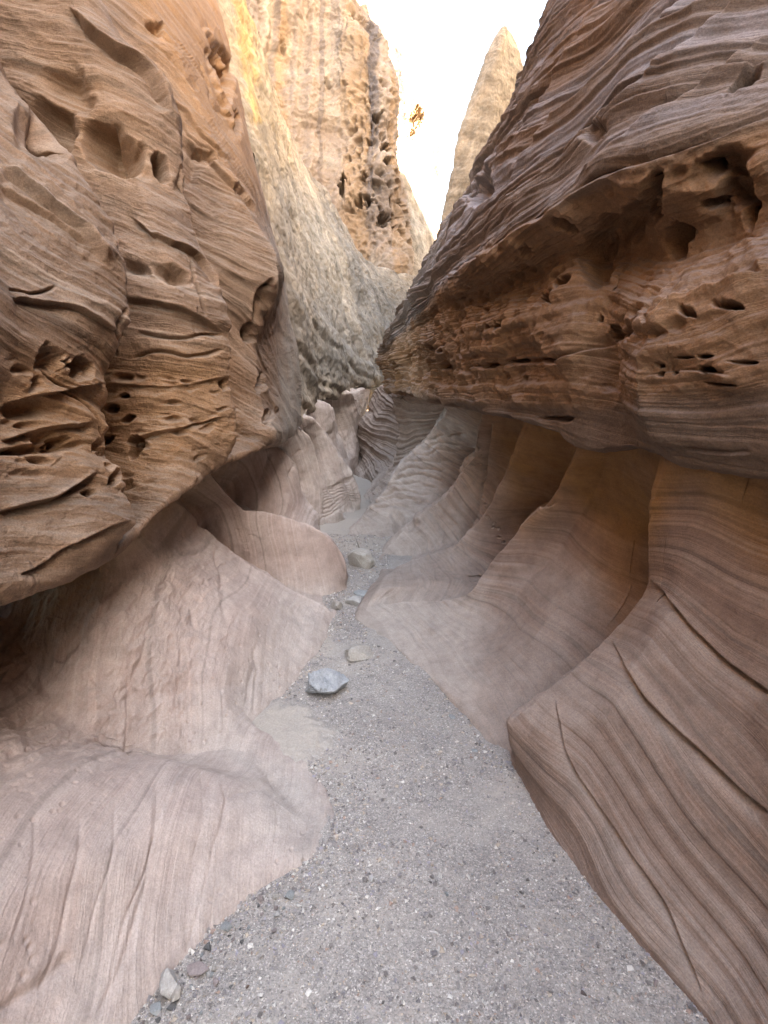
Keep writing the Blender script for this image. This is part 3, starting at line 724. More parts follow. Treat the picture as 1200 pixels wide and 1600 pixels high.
# tafoni bands low on the cliff
band = S.region([(0, 570), (350, 560), (360, 690), (215, 770), (150, 760), (0, 740)], 25)
band2 = band * sstep(0.0, .25, gnoise(S.P * np.array([2.2, 2.2, 5.])) + .12)
m = band2 > 0.01
wq = S.P[m] + .04 * np.stack([gnoise(S.P[m] * 9), gnoise(S.P[m] * 9 + 5), gnoise(S.P[m] * 9 + 8)], 1)
f1, f2 = cells(wq * np.array([9., 8., 22.]), 3)
S.d[m] -= band2[m] * .045 * sstep(.5, .15, f1) * sstep(-.2, .3, gnoise(S.P[m] * 6))
for a in [
    (70, 200, 60, 55, 40, .16, .8), (180, 235, 62, 42, 40, .22, .5), (110, 140, 60, 35, 40, .10, .9), (255, 265, 26, 14, 60, .14, .6),
    (210, 250, 20, 30, 20, .08, .7), (275, 440, 34, 18, 20, .09, .7), (300, 260, 22, 50, 15, .06, .9), (215, 425, 30, 14, 25, .07, .8),
    (322, 245, 22, 12, 35, .10, .6), (345, 95, 20, 50, -20, .22, .6), (355, 125, 12, 40, -15, .22, .6), (370, 190, 7, 24, -10, .14, .6), (240, 45, 18, 12, 40, .10, .7),
    (105, 570, 22, 20, 0, .10, .5), (60, 560, 24, 26, 0, .08, .6), (40, 600, 13, 16, 0, .05, .6), (40, 640, 60, 20, -8, .05, .9), (60, 700, 90, 9, -8, .07, .8), (95, 686, 16, 9, -10, .09, .5), (28, 705, 14, 8, 0, .10, .5), (160, 690, 22, 10, -15, .08, .5),
    (140, 770, 14, 8, -20, .12, .5), (212, 690, 16, 7, -10, .10, .5), (215, 705, 9, 15, 10, .10, .5), (180, 640, 14, 8, 0, .08, .6), (200, 620, 10, 6, 0, .08, .6), (205, 655, 12, 10, 0, .09, .5), (175, 745, 9, 14, 20, .07, .6), (200, 760, 14, 8, -30, .05, .6),
    (410, 470, 14, 46, 28, .20, .7), (385, 520, 12, 24, 20, .12, .7), (345, 600, 10, 10, 0, .06, .6), (400, 600, 9, 18, 0, .08, .6), (418, 655, 10, 20, 20, .06, .6)]:
    S.dent(*a)
for a in [
    ([(0, 255), (60, 305), (120, 350), (165, 420)], 24, 30, .05, .05), ([(100, 0), (170, 75), (230, 125), (262, 180)], 20, 16, .06, .10),
    ([(0, 285), (80, 330), (150, 385)], 12, 12, .02, .03), ([(0, 470), (90, 480), (180, 520)], 20, 14, .03, .03), ([(195, 470), (260, 480), (345, 520)], 18, 14, .03, .04),
    ([(20, 900), (110, 850), (200, 812)], 14, 10, .02, .04), ([(0, 800), (100, 770), (150, 740)], 16, 14, .04, .05), ([(0, 690), (60, 670), (140, 660)], 12, 12, .03, .04), ([(0, 630), (60, 615), (150, 590)], 16, 18, .04, .04),
    ([(200, 690), (260, 672), (352, 650)], 10, 6, .025, .05), ([(165, 600), (250, 600), (350, 590)], 10, 8, .02, .02), ([(290, 210), (330, 260), (375, 300), (400, 340)], 8, 7, .03, .07), ([(260, 160), (310, 205), (360, 255)], 6, 5, .02, .05),
    ([(325, 30), (330, 100), (350, 160), (372, 220)], 8, 8, .03, .06), ([(200, 335), (255, 380), (300, 395), (340, 455)], 14, 14, .035, .045)]:
    S.ledge(*a)
for ln in [[(40, 540), (60, 580), (130, 640), (170, 700)], [(190, 480), (176, 520), (186, 560)], [(255, 150), (300, 215), (345, 250), (380, 300)], [(310, 90), (330, 150), (365, 190)],
           [(205, 560), (250, 548), (300, 556), (340, 548)], [(290, 395), (310, 470), (318, 500)], [(0, 455), (40, 462), (85, 452)], [(215, 525), (280, 530), (345, 522)]]:
    S.groove(ln, 2.2, .03)
S.attr['ochre'] = np.clip(S.region([(0, 560), (360, 540), (370, 690), (220, 770), (0, 720)], 45) * .55 + S.region([(190, -40), (400, -40), (410, 200), (400, 330), (300, 200)], 40) * 1.0 + .3 * S.region([(60, 60), (220, 150), (260, 300), (120, 260)], 40), 0, 1)
S.attr['grey'] = np.clip(.8 * S.region([(380, -100), (345, -100), (440, 440), (430, 700), (560, 700), (560, -100)], 18), 0, 1)
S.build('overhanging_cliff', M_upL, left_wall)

# ============ right wall
S = Sheet(lower_curves(1, R_ROWS, (11, 13, 15, 17, 19), {8: .07, 9: .10, 10: -.03, 12: -.04, 14: -.03}), crisp_u=.5)
S.flow_bedding((.05, -.12, 0), .06, .9)
bump_all(S, [(1.4, .035, 3, False), (6.0, .004, 2, False), (22., .0012, 2, False)])
S.k = S.k * (1 + 1.3 * sstep(4.6, 6.2, S.P[:, 1]))
layers(S, [(8, .007), (20, .005), (55, .0022)], 0.3)
for a in [
    ([(862, 1080), (882, 1170), (950, 1290), (1040, 1420), (1100, 1560)], 30, 12, .006, .026), ([(955, 998), (1000, 1080), (1080, 1160), (1210, 1275)], 40, 16, .008, .04),
    ([(1012, 900), (1050, 950), (1130, 1030), (1210, 1090)], 36, 18, .008, .036)]:
    S.ledge(*a)
for k, (x, y) in enumerate([(746, 730), (748, 745), (752, 760), (755, 775), (762, 790), (765, 805), (770, 815), (775, 825), (778, 838), (750, 752), (760, 800), (768, 822), (782, 845), (757, 785), (745, 715), (752, 738)]):
    S.dent(x + (k * 7 % 5) - 2, y, 2.6, 2.6, 0, .03, .4)
for ln in [[(640, 840), (648, 870), (662, 900), (668, 925)], [(662, 832), (672, 870), (688, 915)], [(690, 820), (700, 860), (712, 890)], [(715, 810), (725, 850), (735, 880)]]:
    S.groove(ln, 2, -.008)
for k in range(10):
    S.groove([(560 + k * 12, 800 - k * 12), (610 + k * 10, 790 - k * 12), (660 + k * 8, 800 - k * 13)], 2.2, .022)
S.tight = True
for ln, w, o, c in [([(872, 785), (835, 805), (800, 845), (765, 885), (735, 925), (690, 938), (600, 944)], 20, .02, .08),
                    ([(770, 660), (762, 720), (742, 815), (715, 850), (665, 866), (625, 880), (600, 896)], 15, .02, .10),
                    ([(748, 700), (721, 737), (692, 777), (648, 812), (604, 853), (585, 880)], 12, .03, .11),
                    ([(703, 632), (692, 650), (662, 687), (627, 725), (590, 777), (563, 810), (535, 832)], 10, .03, .14),
                    ([(618, 640), (622, 672), (616, 713), (601, 737), (583, 757), (572, 775)], 6, .03, .16),
                    ([(1017, 800), (1014, 895), (955, 992), (875, 1063), (800, 1125)], 30, .01, .05)]:
    S.ledge(ln, w * .8, w, o, c, .06)
S.tight = False
S.dent(630, 815, 30, 16, 20, .10, .9)
S.attr['ochre'] = np.clip(.95 * S.region([(760, 640), (910, 640), (1010, 690), (1210, 740), (1210, 900), (1080, 760), (1030, 780), (1000, 830), (880, 780), (820, 820), (770, 760)], 50) + .65 * S.region([(930, 720), (1040, 740), (1010, 900), (960, 980), (930, 880)], 40), 0, 1)
S.attr['grey'] = np.clip(.30 * sstep(0.45, 0.02, S.P[:, 2] - floor_base(S.P[:, 1])) * sstep(1.9, 2.6, S.P[:, 1]) + .7 * S.region([(550, 968), (600, 938), (700, 934), (765, 905), (745, 1000), (735, 1110), (640, 1040), (555, 1010)], 30) + .4 * S.region([(575, 905), (740, 862), (790, 760), (760, 680), (640, 640), (560, 760), (525, 835)], 30) + .25 * S.region([(540, 600), (640, 640), (720, 660), (650, 800), (560, 860), (520, 800)], 30), 0, 1)
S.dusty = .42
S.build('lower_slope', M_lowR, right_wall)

S = Sheet(upper_curves(1, UR_ROWS, 0.0, .8), crisp_u=.5)
S.flow_bedding((0, 0, .15), .09, .6)
under = S.region([(590, 560), (690, 450), (760, 380), (870, 320), (1010, 260), (1220, 190), (1220, 600), (900, 640), (600, 610)], 18)
bump_all(S, [(1.3, .06, 3, False), (40., .003, 2, False)])
S.d += S.k * (.010 + .05 * under) * fbm(S.P * np.array([1.9, 1.9, 2.4]), 3, .45, True) + S.k * (.004 + .012 * under) * fbm(S.P * 6.0, 3, .5, True) + S.k * .005 * under * fbm(S.P * 16.0, 3, .5)
layers(S, [(6, .022), (15, .013), (36, .007), (85, .004)], 0.3)
# diagonal rills on the leaning face above the overhang
r1 = S.sv + .05 * S.P[:, 1] + .12 * fbm(S.P * np.array([1.5, .5, 1.5]), 3)
face = (1 - under) * sstep(2.4, 2.8, S.P[:, 2])
S.d += face * S.k * (.030 * n1(r1, 7, 2.) + .018 * n1(r1, 19, 5.) + .009 * n1(r1, 45, 9.))
m = under > .02
q = under * sstep(-.05, .25, gnoise(S.P * np.array([2.0, 1.6, 4.0]) + 9))
m = q > .02
f1, f2 = cells(S.P[m] * np.array([10., 9., 15.]), 5)
S.d[m] -= q[m] * S.k[m] * .03 * sstep(.5, .22, f1)
for a in [
    (1125, 258, 60, 30, -20, .10, .7), (1150, 300, 30, 50, 20, .13, .6), (1110, 262, 16, 14, 0, .10, .6), (1112, 320, 16, 10, 0, .10, .6), (1172, 330, 16, 36, 10, .12, .5), (1160, 120, 40, 14, -35, .12, .7),
    (1020, 310, 18, 45, 15, .20, .6), (1050, 380, 26, 30, 30, .16, .6), (960, 370, 60, 34, -30, .10, .9), (940, 430, 34, 50, 10, .10, .9), (990, 330, 20, 26, 0, .12, .7),
    (888, 450, 16, 10, -10, .14, .5), (856, 472, 13, 13, 0, .14, .5), (830, 385, 12, 8, 30, .08, .5), (890, 340, 24, 7, 35, .08, .5),
    (1105, 577, 19, 8, 0, .14, .6), (1107, 557, 15, 4, 0, .10, .6), (1145, 482, 30, 9, 8, .10, .7), (1070, 560, 22, 3, -3, .05, .7), (1165, 566, 26, 3, 3, .05, .7), (1130, 598, 34, 3, 2, .04, .8), (1078, 492, 16, 7, 10, .06, .6), (1028, 587, 9, 5, 0, .10, .5), (1055, 585, 7, 4, 0, .08, .5), (1027, 572, 8, 5, 0, .06, .5),
    (945, 503, 6, 6, 0, .08, .5), (975, 525, 12, 16, 0, .07, .6), (1010, 500, 10, 8, 0, .07, .6), (855, 563, 20, 6, 5, .07, .5), (775, 568, 10, 5, 0, .08, .5), (805, 565, 14, 4, -5, .07, .5),
    (765, 520, 5, 8, 0, .10, .5), (775, 512, 5, 6, 0, .10, .5), (790, 512, 8, 9, 0, .10, .5), (798, 505, 5, 6, 0, .1, .5), (763, 485, 8, 6, 0, .08, .5), (698, 535, 5, 5, 0, .12, .5), (697, 547, 5, 5, 0, .12, .5), (680, 545, 6, 10, 0, .10, .5), (668, 568, 7, 14, 0, .16, .5), (700, 570, 5, 10, 0, .14, .5), (725, 545, 6, 12, 0, .12, .5), (735, 575, 5, 8, 0, .10, .5), (640, 560, 6, 14, 0, .14, .5), (622, 575, 8, 12, 0, .16, .6),
    (870, 655, 30, 6, 5, .05, .6), (745, 300, 20, 26, 30, .30, .7), (755, 280, 30, 14, -60, .15, .8), (925, 200, 10, 26, 45, .06, .7)]:
    S.dent(*a)
for a in [
    ([(1215, 178), (1110, 220), (1010, 255), (930, 278), (870, 318), (790, 372), (725, 414), (670, 458)], 26, 14, .025, .03),
    ([(1205, 430), (1130, 455), (1050, 480), (1000, 512)], 12, 16, .03, .04), ([(1150, 585), (1090, 580), (1000, 590)], 10, 8, .012, .02), ([(1170, 712), (1100, 712), (1060, 708)], 6, 5, .01, .02),
    ([(980, 540), (880, 560), (780, 572), (700, 580)], 10, 9, .015, .03), ([(1200, 380), (1120, 410), (1060, 440), (1010, 480)], 14, 14, .03, .03),
    ([(1200, 50), (1080, 130), (960, 215), (880, 280)], 14, 10, .03, .04), ([(1190, -20), (1040, 90), (920, 190), (850, 260)], 12, 9, .03, .04), ([(1080, -20), (960, 90), (860, 190), (800, 270)], 12, 8, .03, .05), ([(960, -20), (890, 90), (810, 200), (770, 280)], 9, 7, .03, .06)]:
    S.ledge(*a)
S.attr['ochre'] = np.clip(.7 * under + .5 * S.region([(880, -20), (1000, -20), (860, 200), (780, 300)], 40), 0, 1)
S.attr['grey'] = np.clip(face * (.25 + .9 * sstep(-.1, .5, n1(r1, 9, 2.))) * .8 + .5 * S.region([(860, -30), (800, 170), (690, 380), (640, 470), (740, 330), (900, -30)], 20), 0, 1)
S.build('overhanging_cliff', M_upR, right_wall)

# ============ grey cliff further in
grey_cliff = thing('rock_cliff', 'grey weathered slab cliff rising behind the left wall, with a yellow streak near its top', 'cliff', (-3, 14, 0))
S = Sheet(upper_curves(-1, GL_ROWS, -0.03), toward=(2, 8, 4))
S.bedding((.15, .1, 1), .3, .2)
bump_all(S, [(.4, .08, 3, False), (2.2, .018, 4, True), (9., .010, 4, False)])
gl = S.P @ np.array([.8, .3, .35]) + .25 * fbm(S.P * .7, 3)
S.d += S.k * (.050 * n1(gl, 1.5) + .022 * n1(gl, 4.0) + .006 * n1(gl, 9.0)) * sstep(-.3, .2, gnoise(S.P * .9))
low = sstep(5.2, 2.2, S.P[:, 2])
S.d += low * S.k * (.025 * n1(S.s, 2.5) + .015 * n1(S.s, 7)) + low * S.k * .012 * fbm(S.P * np.array([2.5, 2.5, 1.0]), 3, .5, True)
for a in [(497, 545, 8, 30, 0, .35, .6), (480, 580, 8, 14, 0, .2, .6), (600, 476, 7, 3, 10, .5, .5), (520, 540, 8, 20, 0, .3, .7), (555, 560, 10, 20, 0, .4, .7), (590, 570, 10, 20, 0, .4, .7), (425, 175, 6, 18, -10, .25, .6), (500, 345, 7, 20, -35, .2, .7), (412, 195, 5, 16, -8, .2, .5)]:
    S.dent(*a)
for a in [([(380, 40), (410, 170), (450, 320), (490, 420)], 10, 10, .05, .08), ([(452, 235), (475, 330), (520, 400), (560, 450)], 8, 8, .08, .10), ([(340, 0), (385, 170), (430, 340), (470, 520)], 8, 8, .05, .08)]:
    S.ledge(*a)
for ln in [[(470, 610), (500, 600), (560, 585), (600, 575)], [(490, 420), (530, 500), (560, 540)], [(580, 430), (610, 470), (640, 520)]]:
    S.groove(ln, 5, .05)
S.attr['ochre'] = np.clip(S.region([(362, -30), (388, -30), (402, 90), (412, 190), (398, 195), (385, 100)], 7) * .8 + .25 * S.region([(320, -30), (440, -30), (450, 220), (420, 330)], 30), 0, 1)
S.attr['grey'] = np.clip(1.0 * S.region([(450, 290), (520, 330), (600, 440), (650, 500), (620, 620), (470, 600), (480, 430)], 45), 0, 1)
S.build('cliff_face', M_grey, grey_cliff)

# ============ honeycombed cliff
def dup_row(base, Y): return [(x, y, Y) for x, y in base]
comb = thing('rock_cliff', 'tall orange brown cliff pitted with honeycomb holes and dark streaks, standing behind the grey slab', 'cliff', (-1, 31, 0))
ys = [640, 470, 420, 360, 300, 240, 180, 120, 70, 20, -60]
def col_row(xs, Y, tops=None):
    return [(x, y, Y + 0.4 * i) for i, (x, y) in enumerate(zip(xs, ys))]
HC = [
    col_row([200] * 11, 27), col_row([330] * 11, 26.5), col_row([400, 400, 400, 398, 396, 394, 392, 390, 388, 386, 380], 27),
    col_row([450, 450, 450, 448, 446, 444, 442, 440, 438, 436, 430], 28.5), col_row([500, 500, 498, 496, 494, 492, 490, 488, 486, 484, 478], 29.3), col_row([548, 545, 542, 540, 538, 536, 534, 530, 526, 520, 505], 30),
    [(590, 640, 30.5), (590, 470, 30.8), (588, 420, 31), (586, 360, 31.2), (584, 300, 31.4), (582, 240, 31.6), (580, 180, 31.8), (577, 120, 32), (570, 70, 32.4), (556, 25, 33.5), (535, -30, 36)],
    [(615, 640, 30.8), (617, 470, 31), (616, 420, 31.2), (614, 360, 31.4), (612, 300, 31.6), (610, 240, 31.8), (607, 180, 32), (602, 125, 32.3), (593, 80, 33), (578, 35, 34.5), (560, -10, 37)],
    [(632, 640, 31.6), (634, 470, 31.8), (632, 420, 32), (629, 360, 32.2), (626, 300, 32.4), (624, 240, 32.6), (622, 180, 32.8), (617, 130, 33.2), (605, 85, 34), (590, 40, 35.5), (572, 0, 38)],
    [(632, 640, 34), (634, 470, 34), (632, 420, 34), (629, 360, 34.5), (626, 300, 35), (623, 240, 35), (620, 180, 35.5), (614, 130, 36), (602, 90, 37), (588, 45, 38), (572, 5, 40)],
    [(600, 640, 42), (600, 470, 42), (600, 420, 42), (598, 360, 42), (596, 300, 42), (594, 240, 42), (590, 180, 42), (585, 130, 43), (575, 95, 44), (562, 55, 45), (550, 10, 46)],
]
S = Sheet(np.array([[W(*p) for p in r] for r in HC]), toward=(4, 5, 8), crisp_u=.2)
S.bedding((.1, .1, 1), .6, .1)
bump_all(S, [(.25, .35, 3, False), (1.6, .05, 4, True), (5.0, .03, 3, True)])
flute = S.P[:, 0] + .35 * fbm(S.P * .35, 3)
S.d += .35 * n1(flute, 1.1, 4) + .16 * n1(flute, 3.1, 8)
reg = S.region([(545, 130), (612, 110), (632, 200), (640, 380), (570, 420), (540, 350), (530, 240)], 20)
f1, f2 = cells(S.P * np.array([1.25, 1.0, 1.0]) + .25 * np.stack([fbm(S.P * 1.3, 2), fbm(S.P * 1.3 + 9, 2), fbm(S.P * 1.3 + 19, 2)], 1), 8)
S.d -= reg * .5 * sstep(.22, .50, f2 - f1) * sstep(-.25, .1, gnoise(S.P * .45))
f1, f2 = cells(S.P * np.array([2.3, 1.5, 1.5]), 9)
S.d -= np.maximum(reg, .35) * .18 * sstep(.2, .5, f2 - f1)
for a in [(534, 295, 6, 16, 10, 1.2, .5), (562, 318, 8, 12, 0, 1.0, .5), (605, 230, 9, 6, 0, 1.0, .5), (605, 252, 10, 6, 0, 1.2, .5), (590, 180, 12, 8, -20, .8, .6), (568, 275, 6, 10, 0, .8, .5), (600, 340, 9, 14, 20, 1.0, .5), (618, 345, 7, 13, 0, 1.0, .5), (577, 312, 9, 9, 0, .9, .5), (545, 405, 6, 6, 0, .8, .5), (430, 150, 6, 14, 0, .6, .6), (443, 60, 7, 14, 0, .6, .6), (515, 130, 8, 10, 0, .5, .8)]:
    S.dent(*a)
S.groove([(540, 18), (560, 25), (580, 45), (598, 68)], 3, .5)
streak = sstep(.05, .4, n1(flute, 1.6, 2.) + .3 * gnoise(S.P * .5)) * sstep(430, 60, S.py)
S.attr['grey'] = np.clip(.9 * streak * S.region([(500, -20), (640, -20), (640, 190), (560, 240), (515, 200)], 25) + .6 * S.region([(560, 270), (625, 260), (625, 350), (570, 350)], 18) * .8 + .5 * S.region([(540, -60), (640, 0), (640, 90), (560, 40)], 14), 0, 1)
S.attr['ochre'] = np.clip(sstep(0, .5, n1(flute, 1.6, 11.) + .5 * gnoise(S.P * .4)) * .55, 0, 1)
S.attr['grey'] = np.clip(S.attr['grey'] + .55 * sstep(.25, .6, n1(flute, 2.3, 31.)) * sstep(420, 200, S.py), 0, 1)
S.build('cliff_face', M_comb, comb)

# ============ smooth shoulder beside the honeycomb, in front of the sunlit cliff
sh = thing('rock_buttress', 'smooth rounded grey tan buttress with a sunlit rim, right of the honeycombed cliff', 'rock', (3, 38, 0))
def shoulder(Y, back):
    pts = [(628, 272), (640, 292), (652, 316), (662, 338), (671, 362), (679, 388), (690, 420), (705, 470)]
    rows = []
    for (x, y) in pts:
        p = W(x, y, Y)
        rows.append([W(x - 2, 640, Y - 4), W(x - 1, 520, Y - 3), W(x - 1, y + 60, Y - 1.6), W(x - .5, y + 22, Y - .6), p, p + np.array([.25, 1.2, .12]), p + np.array([.2, 3, 0]), p + np.array([0, 8, -3.0])])
    return rows
SH = shoulder(38, 46)
SH = [[W(600, 640, 36), W(600, 520, 36.4), W(600, 330, 37), W(600, 292, 37.6), W(604, 262, 38), W(604, 262, 38) + np.array([.2, 1.2, .1]), W(604, 262, 38) + np.array([.2, 3, 0]), W(604, 262, 38) + np.array([.2, 8, -3])]] + SH
S = Sheet(np.array(SH), toward=(4, 5, 8))
S.bedding((.1, .1, 1), .6, .1)
bump_all(S, [(.35, .10, 3, False), (2.0, .015, 3, True), (7., .008, 3, False)])
S.attr['grey'] = S.region([(630, 300), (660, 330), (690, 440), (640, 380)], 15) * .6
S.attr['ochre'] = np.zeros(len(S.P))
S.build('rock_face', M_grey, sh)

# ============ sunlit cliff at the end of the canyon
far = thing('rock_cliff', 'pale cliff in full sun at the end of the canyon, with two small orange alcoves', 'cliff', (4, 66, 0))
FC = []
for (x, ytop, Y) in [(520, 0, 60), (590, 0, 63), (640, 8, 65), (668, 40, 66), (680, 120, 67), (683, 180, 68), (684, 240, 72), (660, 240, 90)]:
    FC.append([W(x, 700, Y), W(x, 420, Y), W(x, 340, Y + .3), W(x, 280, Y + .6), W(x - 1, max(240, ytop + 40), Y + .9), W(x - 2, max(180, ytop + 25), Y + 1.2), W(x - 3, max(110, ytop + 12), Y + 1.5), W(x - 5, ytop, Y + 2), W(x - 9, ytop - 6, Y + 6), W(x - 20, ytop - 6, Y + 16)])
S = Sheet(np.array(FC), toward=(4, 5, 8))
S.bedding((.1, .1, 1), 1.0, .05)
bump_all(S, [(.12, .3, 3, False), (.6, .10, 4, True)])
for a in [(648, 178, 5, 18, 12, 3.0, .4), (656, 182, 3.5, 16, 8, 2.4, .4), (643, 208, 3, 10, 10, 1.4, .5)]:
    S.dent(*a)
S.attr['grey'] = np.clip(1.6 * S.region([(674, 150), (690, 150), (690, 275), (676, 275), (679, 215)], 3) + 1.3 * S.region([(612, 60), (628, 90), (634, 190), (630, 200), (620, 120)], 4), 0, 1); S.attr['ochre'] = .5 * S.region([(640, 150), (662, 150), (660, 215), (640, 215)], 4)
S.build('cliff_face', M_pale, far)

# ============ leaning fin on the right skyline
fin = thing('rock_fin', 'leaning tan rock fin with a pointed tip and sunlit edge against the white sky', 'rock', (4, 18, 0))
FN = []
for (xl, y, xr) in [(660, 560, 900), (672, 440, 900), (683, 385, 890), (692, 335, 880), (702, 285, 866), (712, 235, 850), (726, 185, 832), (743, 140, 826), (758, 95, 817), (767, 70, 808), (773, 58, 801), (779, 51, 797), (783, 48, 793)]:
    a = W(xl, y, 17.5); b = W(xr, y, 17.5)
    t = np.linalg.norm(b - a)
    c = (a + b) / 2
    FN.append([c + np.array([-.2 * t, 3.2 * min(1, t), 0]), a + np.array([.12 * t, 1.4 * min(1, t), 0]), a, a * .72 + b * .28 - np.array([0, .5 * min(1, t), 0]), a * .4 + b * .6 - np.array([0, .35 * min(1, t), 0]), b, b + np.array([-.02, 1.6 * min(1, t), 0]), c + np.array([.2 * t, 3.2 * min(1, t), 0]), c + np.array([-.2 * t, 3.2 * min(1, t), 0])])
S = Sheet(np.array(FN), toward=(0, 3, 2), crisp_u=.3)
S.bedding((.3, .1, .9), .5, .15)
bump_all(S, [(.4, .04, 3, False), (2.2, .010, 4, True), (7., .006, 4, True)])
fl = S.P @ np.array([.85, .3, -.35]) + .12 * fbm(S.P * .9, 3)
S.d += .05 * n1(fl, 2.2) + .03 * n1(fl, 6.0) + .02 * n1(S.s, 5.0)
S.attr['grey'] = np.full(len(S.P), .05); S.attr['ochre'] = np.full(len(S.P), .1)
S.build('rock_face', M_grey, fin)

# ------------------------------------------------------------------ canyon floor
xs = np.concatenate([np.linspace(-7, -1.2, 20)[:-1], np.linspace(-1.2, 1.2, 420), np.linspace(1.2, 7, 20)[1:]])
ysf = np.concatenate([np.linspace(-16, .6, 30)[:-1], .6 * (8.0 / .6) ** np.linspace(0, 1, 700), np.linspace(8, 40, 160)[1:], np.linspace(40, 110, 20)[1:]])
X, Yf = np.meshgrid(xs, ysf, indexing='ij')
FP = np.stack([X, Yf, floor_base(Yf)], -1).reshape(-1, 3)
FP[:, 2] += .030 * fbm(FP * 1.6, 3) + .008 * fbm(FP * 7, 3) + .0022 * fbm(FP * 38, 2)
fpx, fpy = project(FP)
def blob(x, y, rx, ry):
    q = np.hypot((fpx - x) / rx, (fpy - y) / ry) + .6 * fbm(FP * 5, 3) + .35 * fbm(FP * 22, 3)
    return sstep(1.25, .6, q) * (FP[:, 1] > .3)
sand = np.clip(blob(430, 1148, 80, 42) + blob(490, 1000, 30, 30) + blob(560, 845, 60, 22) + .3 * sstep(.05, .4, gnoise(FP * 1.7)) + .9 * sstep(5.2, 6.5, FP[:, 1]), 0, 1)
FP[:, 2] += .02 * blob(430, 1148, 95, 50)
def floor_z(x, y):
    p = np.array([[x, y, floor_base(y)]])
    return float(floor_base(y) + .030 * fbm(p * 1.6, 3)[0] + .008 * fbm(p * 7, 3)[0])
nu, nv = X.shape
idx = np.arange(nu * nv, dtype=np.int32).reshape(nu, nv)
fo = mesh_from('path', FP, np.stack([idx[:-1, :-1], idx[1:, :-1], idx[1:, 1:], idx[:-1, 1:]], -1).reshape(-1, 4), M_floor, None, {'sand': sand})
tag(fo, 'grey gravel and sand path winding along the canyon floor', 'path', kind='structure')

# gravel chips: thousands of tiny angular grains that nobody could count
def gravel():
    n = 80000
    Yg = .95 * (6.5 / .95) ** RNG.random(n) ** 1.15
    # path edges as functions of depth
    pl = np.array([(1600, 200), (1480, 310), (1415, 380), (1360, 480), (1325, 512), (1305, 532), (1240, 515), (1180, 485), (1130, 420), (1050, 475), (990, 500), (950, 520), (900, 530), (840, 520)], float)
    pr = np.array([(1600, 1110), (1430, 960), (1310, 870), (1215, 800), (1160, 740), (1110, 715), (1050, 690), (1025, 640), (1010, 560), (965, 560), (900, 592), (840, 600)], float)
    yy = HZ + F * CAMZ / Yg
    left = np.interp(-yy, -pl[:, 0], pl[:, 1]); right = np.interp(-yy, -pr[:, 0], pr[:, 1])
    t = RNG.random(n); edge = RNG.random(n) < .42
    t = np.where(edge, RNG.random(n) ** 2.6 * .75, t)
    flip = edge & (RNG.random(n) < .28)
    t = np.where(flip, 1 - t * .8, t)
    px = left - 12 + (right - left + 24) * t
    x = (px - CX) / F * Yg
    keep = (gnoise(np.stack([x, Yg, 0 * x], 1) * 2.3) + .5 * gnoise(np.stack([x, Yg, 0 * x], 1) * 9)) > np.where(edge, -.35, -.05)
    x, Yg, edge = x[keep], Yg[keep], edge[keep]; n = len(x)
    p = np.stack([x, Yg, floor_base(Yg)], 1)
    z = floor_base(Yg) + .030 * fbm(p * 1.6, 3) + .008 * fbm(p * 7, 3)
    r = np.minimum(.0012 * np.exp(RNG.exponential(.42, n)), .006) * np.where(edge, 1.35, 1.0) * (.8 + .14 * Yg)
    O = np.array([[1, 0, 0], [-1, 0, 0], [0, 1, 0], [0, -1, 0], [0, 0, 1], [0, 0, -1]], float)
    Fc = np.array([[0, 2, 4], [2, 1, 4], [1, 3, 4], [3, 0, 4], [2, 0, 5], [1, 2, 5], [3, 1, 5], [0, 3, 5]])
    V = O[None] * (.6 + .8 * RNG.random((n, 6, 1))) + .35 * RNG.normal(size=(n, 6, 3))
    V[..., 2] *= .55
    a = RNG.random(n) * 6.283; ca, sa = np.cos(a)[:, None], np.sin(a)[:, None]
    vx = V[..., 0] * ca - V[..., 1] * sa; vy = V[..., 0] * sa + V[..., 1] * ca
    V = np.stack([vx, vy, V[..., 2]], -1) * r[:, None, None]
    V += np.stack([x, Yg, z + r * .25], 1)[:, None, :]
    pal = np.array([(.30, .28, .27), (.24, .225, .23), (.36, .33, .31), (.17, .155, .15), (.42, .36, .30), (.55, .53, .50), (.30, .285, .32), (.34, .25, .21), (.60, .58, .55)])
    ci = RNG.choice(len(pal), n, p=[.24, .17, .17, .10, .10, .08, .06, .04, .04])
    col = np.repeat(1.1 * pal[ci] * np.array([1.04, 1.0, .95]) * (.8 + .4 * RNG.random((n, 1))), 6, 0)
    Fa = (Fc[None] + 6 * np.arange(n)[:, None, None]).reshape(-1, 3)
    M = stone_material('gravel_chips', None, None, None, 60.0, True)
    o = mesh_from('gravel', V.reshape(-1, 3), Fa, M, None, None, col, smooth=False)
    tag(o, 'loose grey and white gravel chips strewn over the path', 'gravel', kind='stuff')
gravel()

# ------------------------------------------------------------------ stones
M_blue = stone_material('blue_grey_limestone', (.33, .34, .345, 1), (.46, .47, .475, 1), (.64, .64, .63, 1), 7)
M_tan = stone_material('pale_tan_stone', (.40, .355, .30, 1), (.52, .47, .41, 1), (.62, .575, .51, 1), 7)
M_white = stone_material('whitish_stone', (.42, .39, .36, 1), (.55, .52, .48, 1), (.66, .63, .60, 1), 12)
M_chip = stone_material('grey_flake', (.30, .31, .30, 1), (.38, .39, .38, 1), (.46, .47, .46, 1), 14)
M_pinkst = stone_material('pinkish_stone', (.30, .24, .22, 1), (.38, .31, .29, 1), (.45, .39, .37, 1), 12)

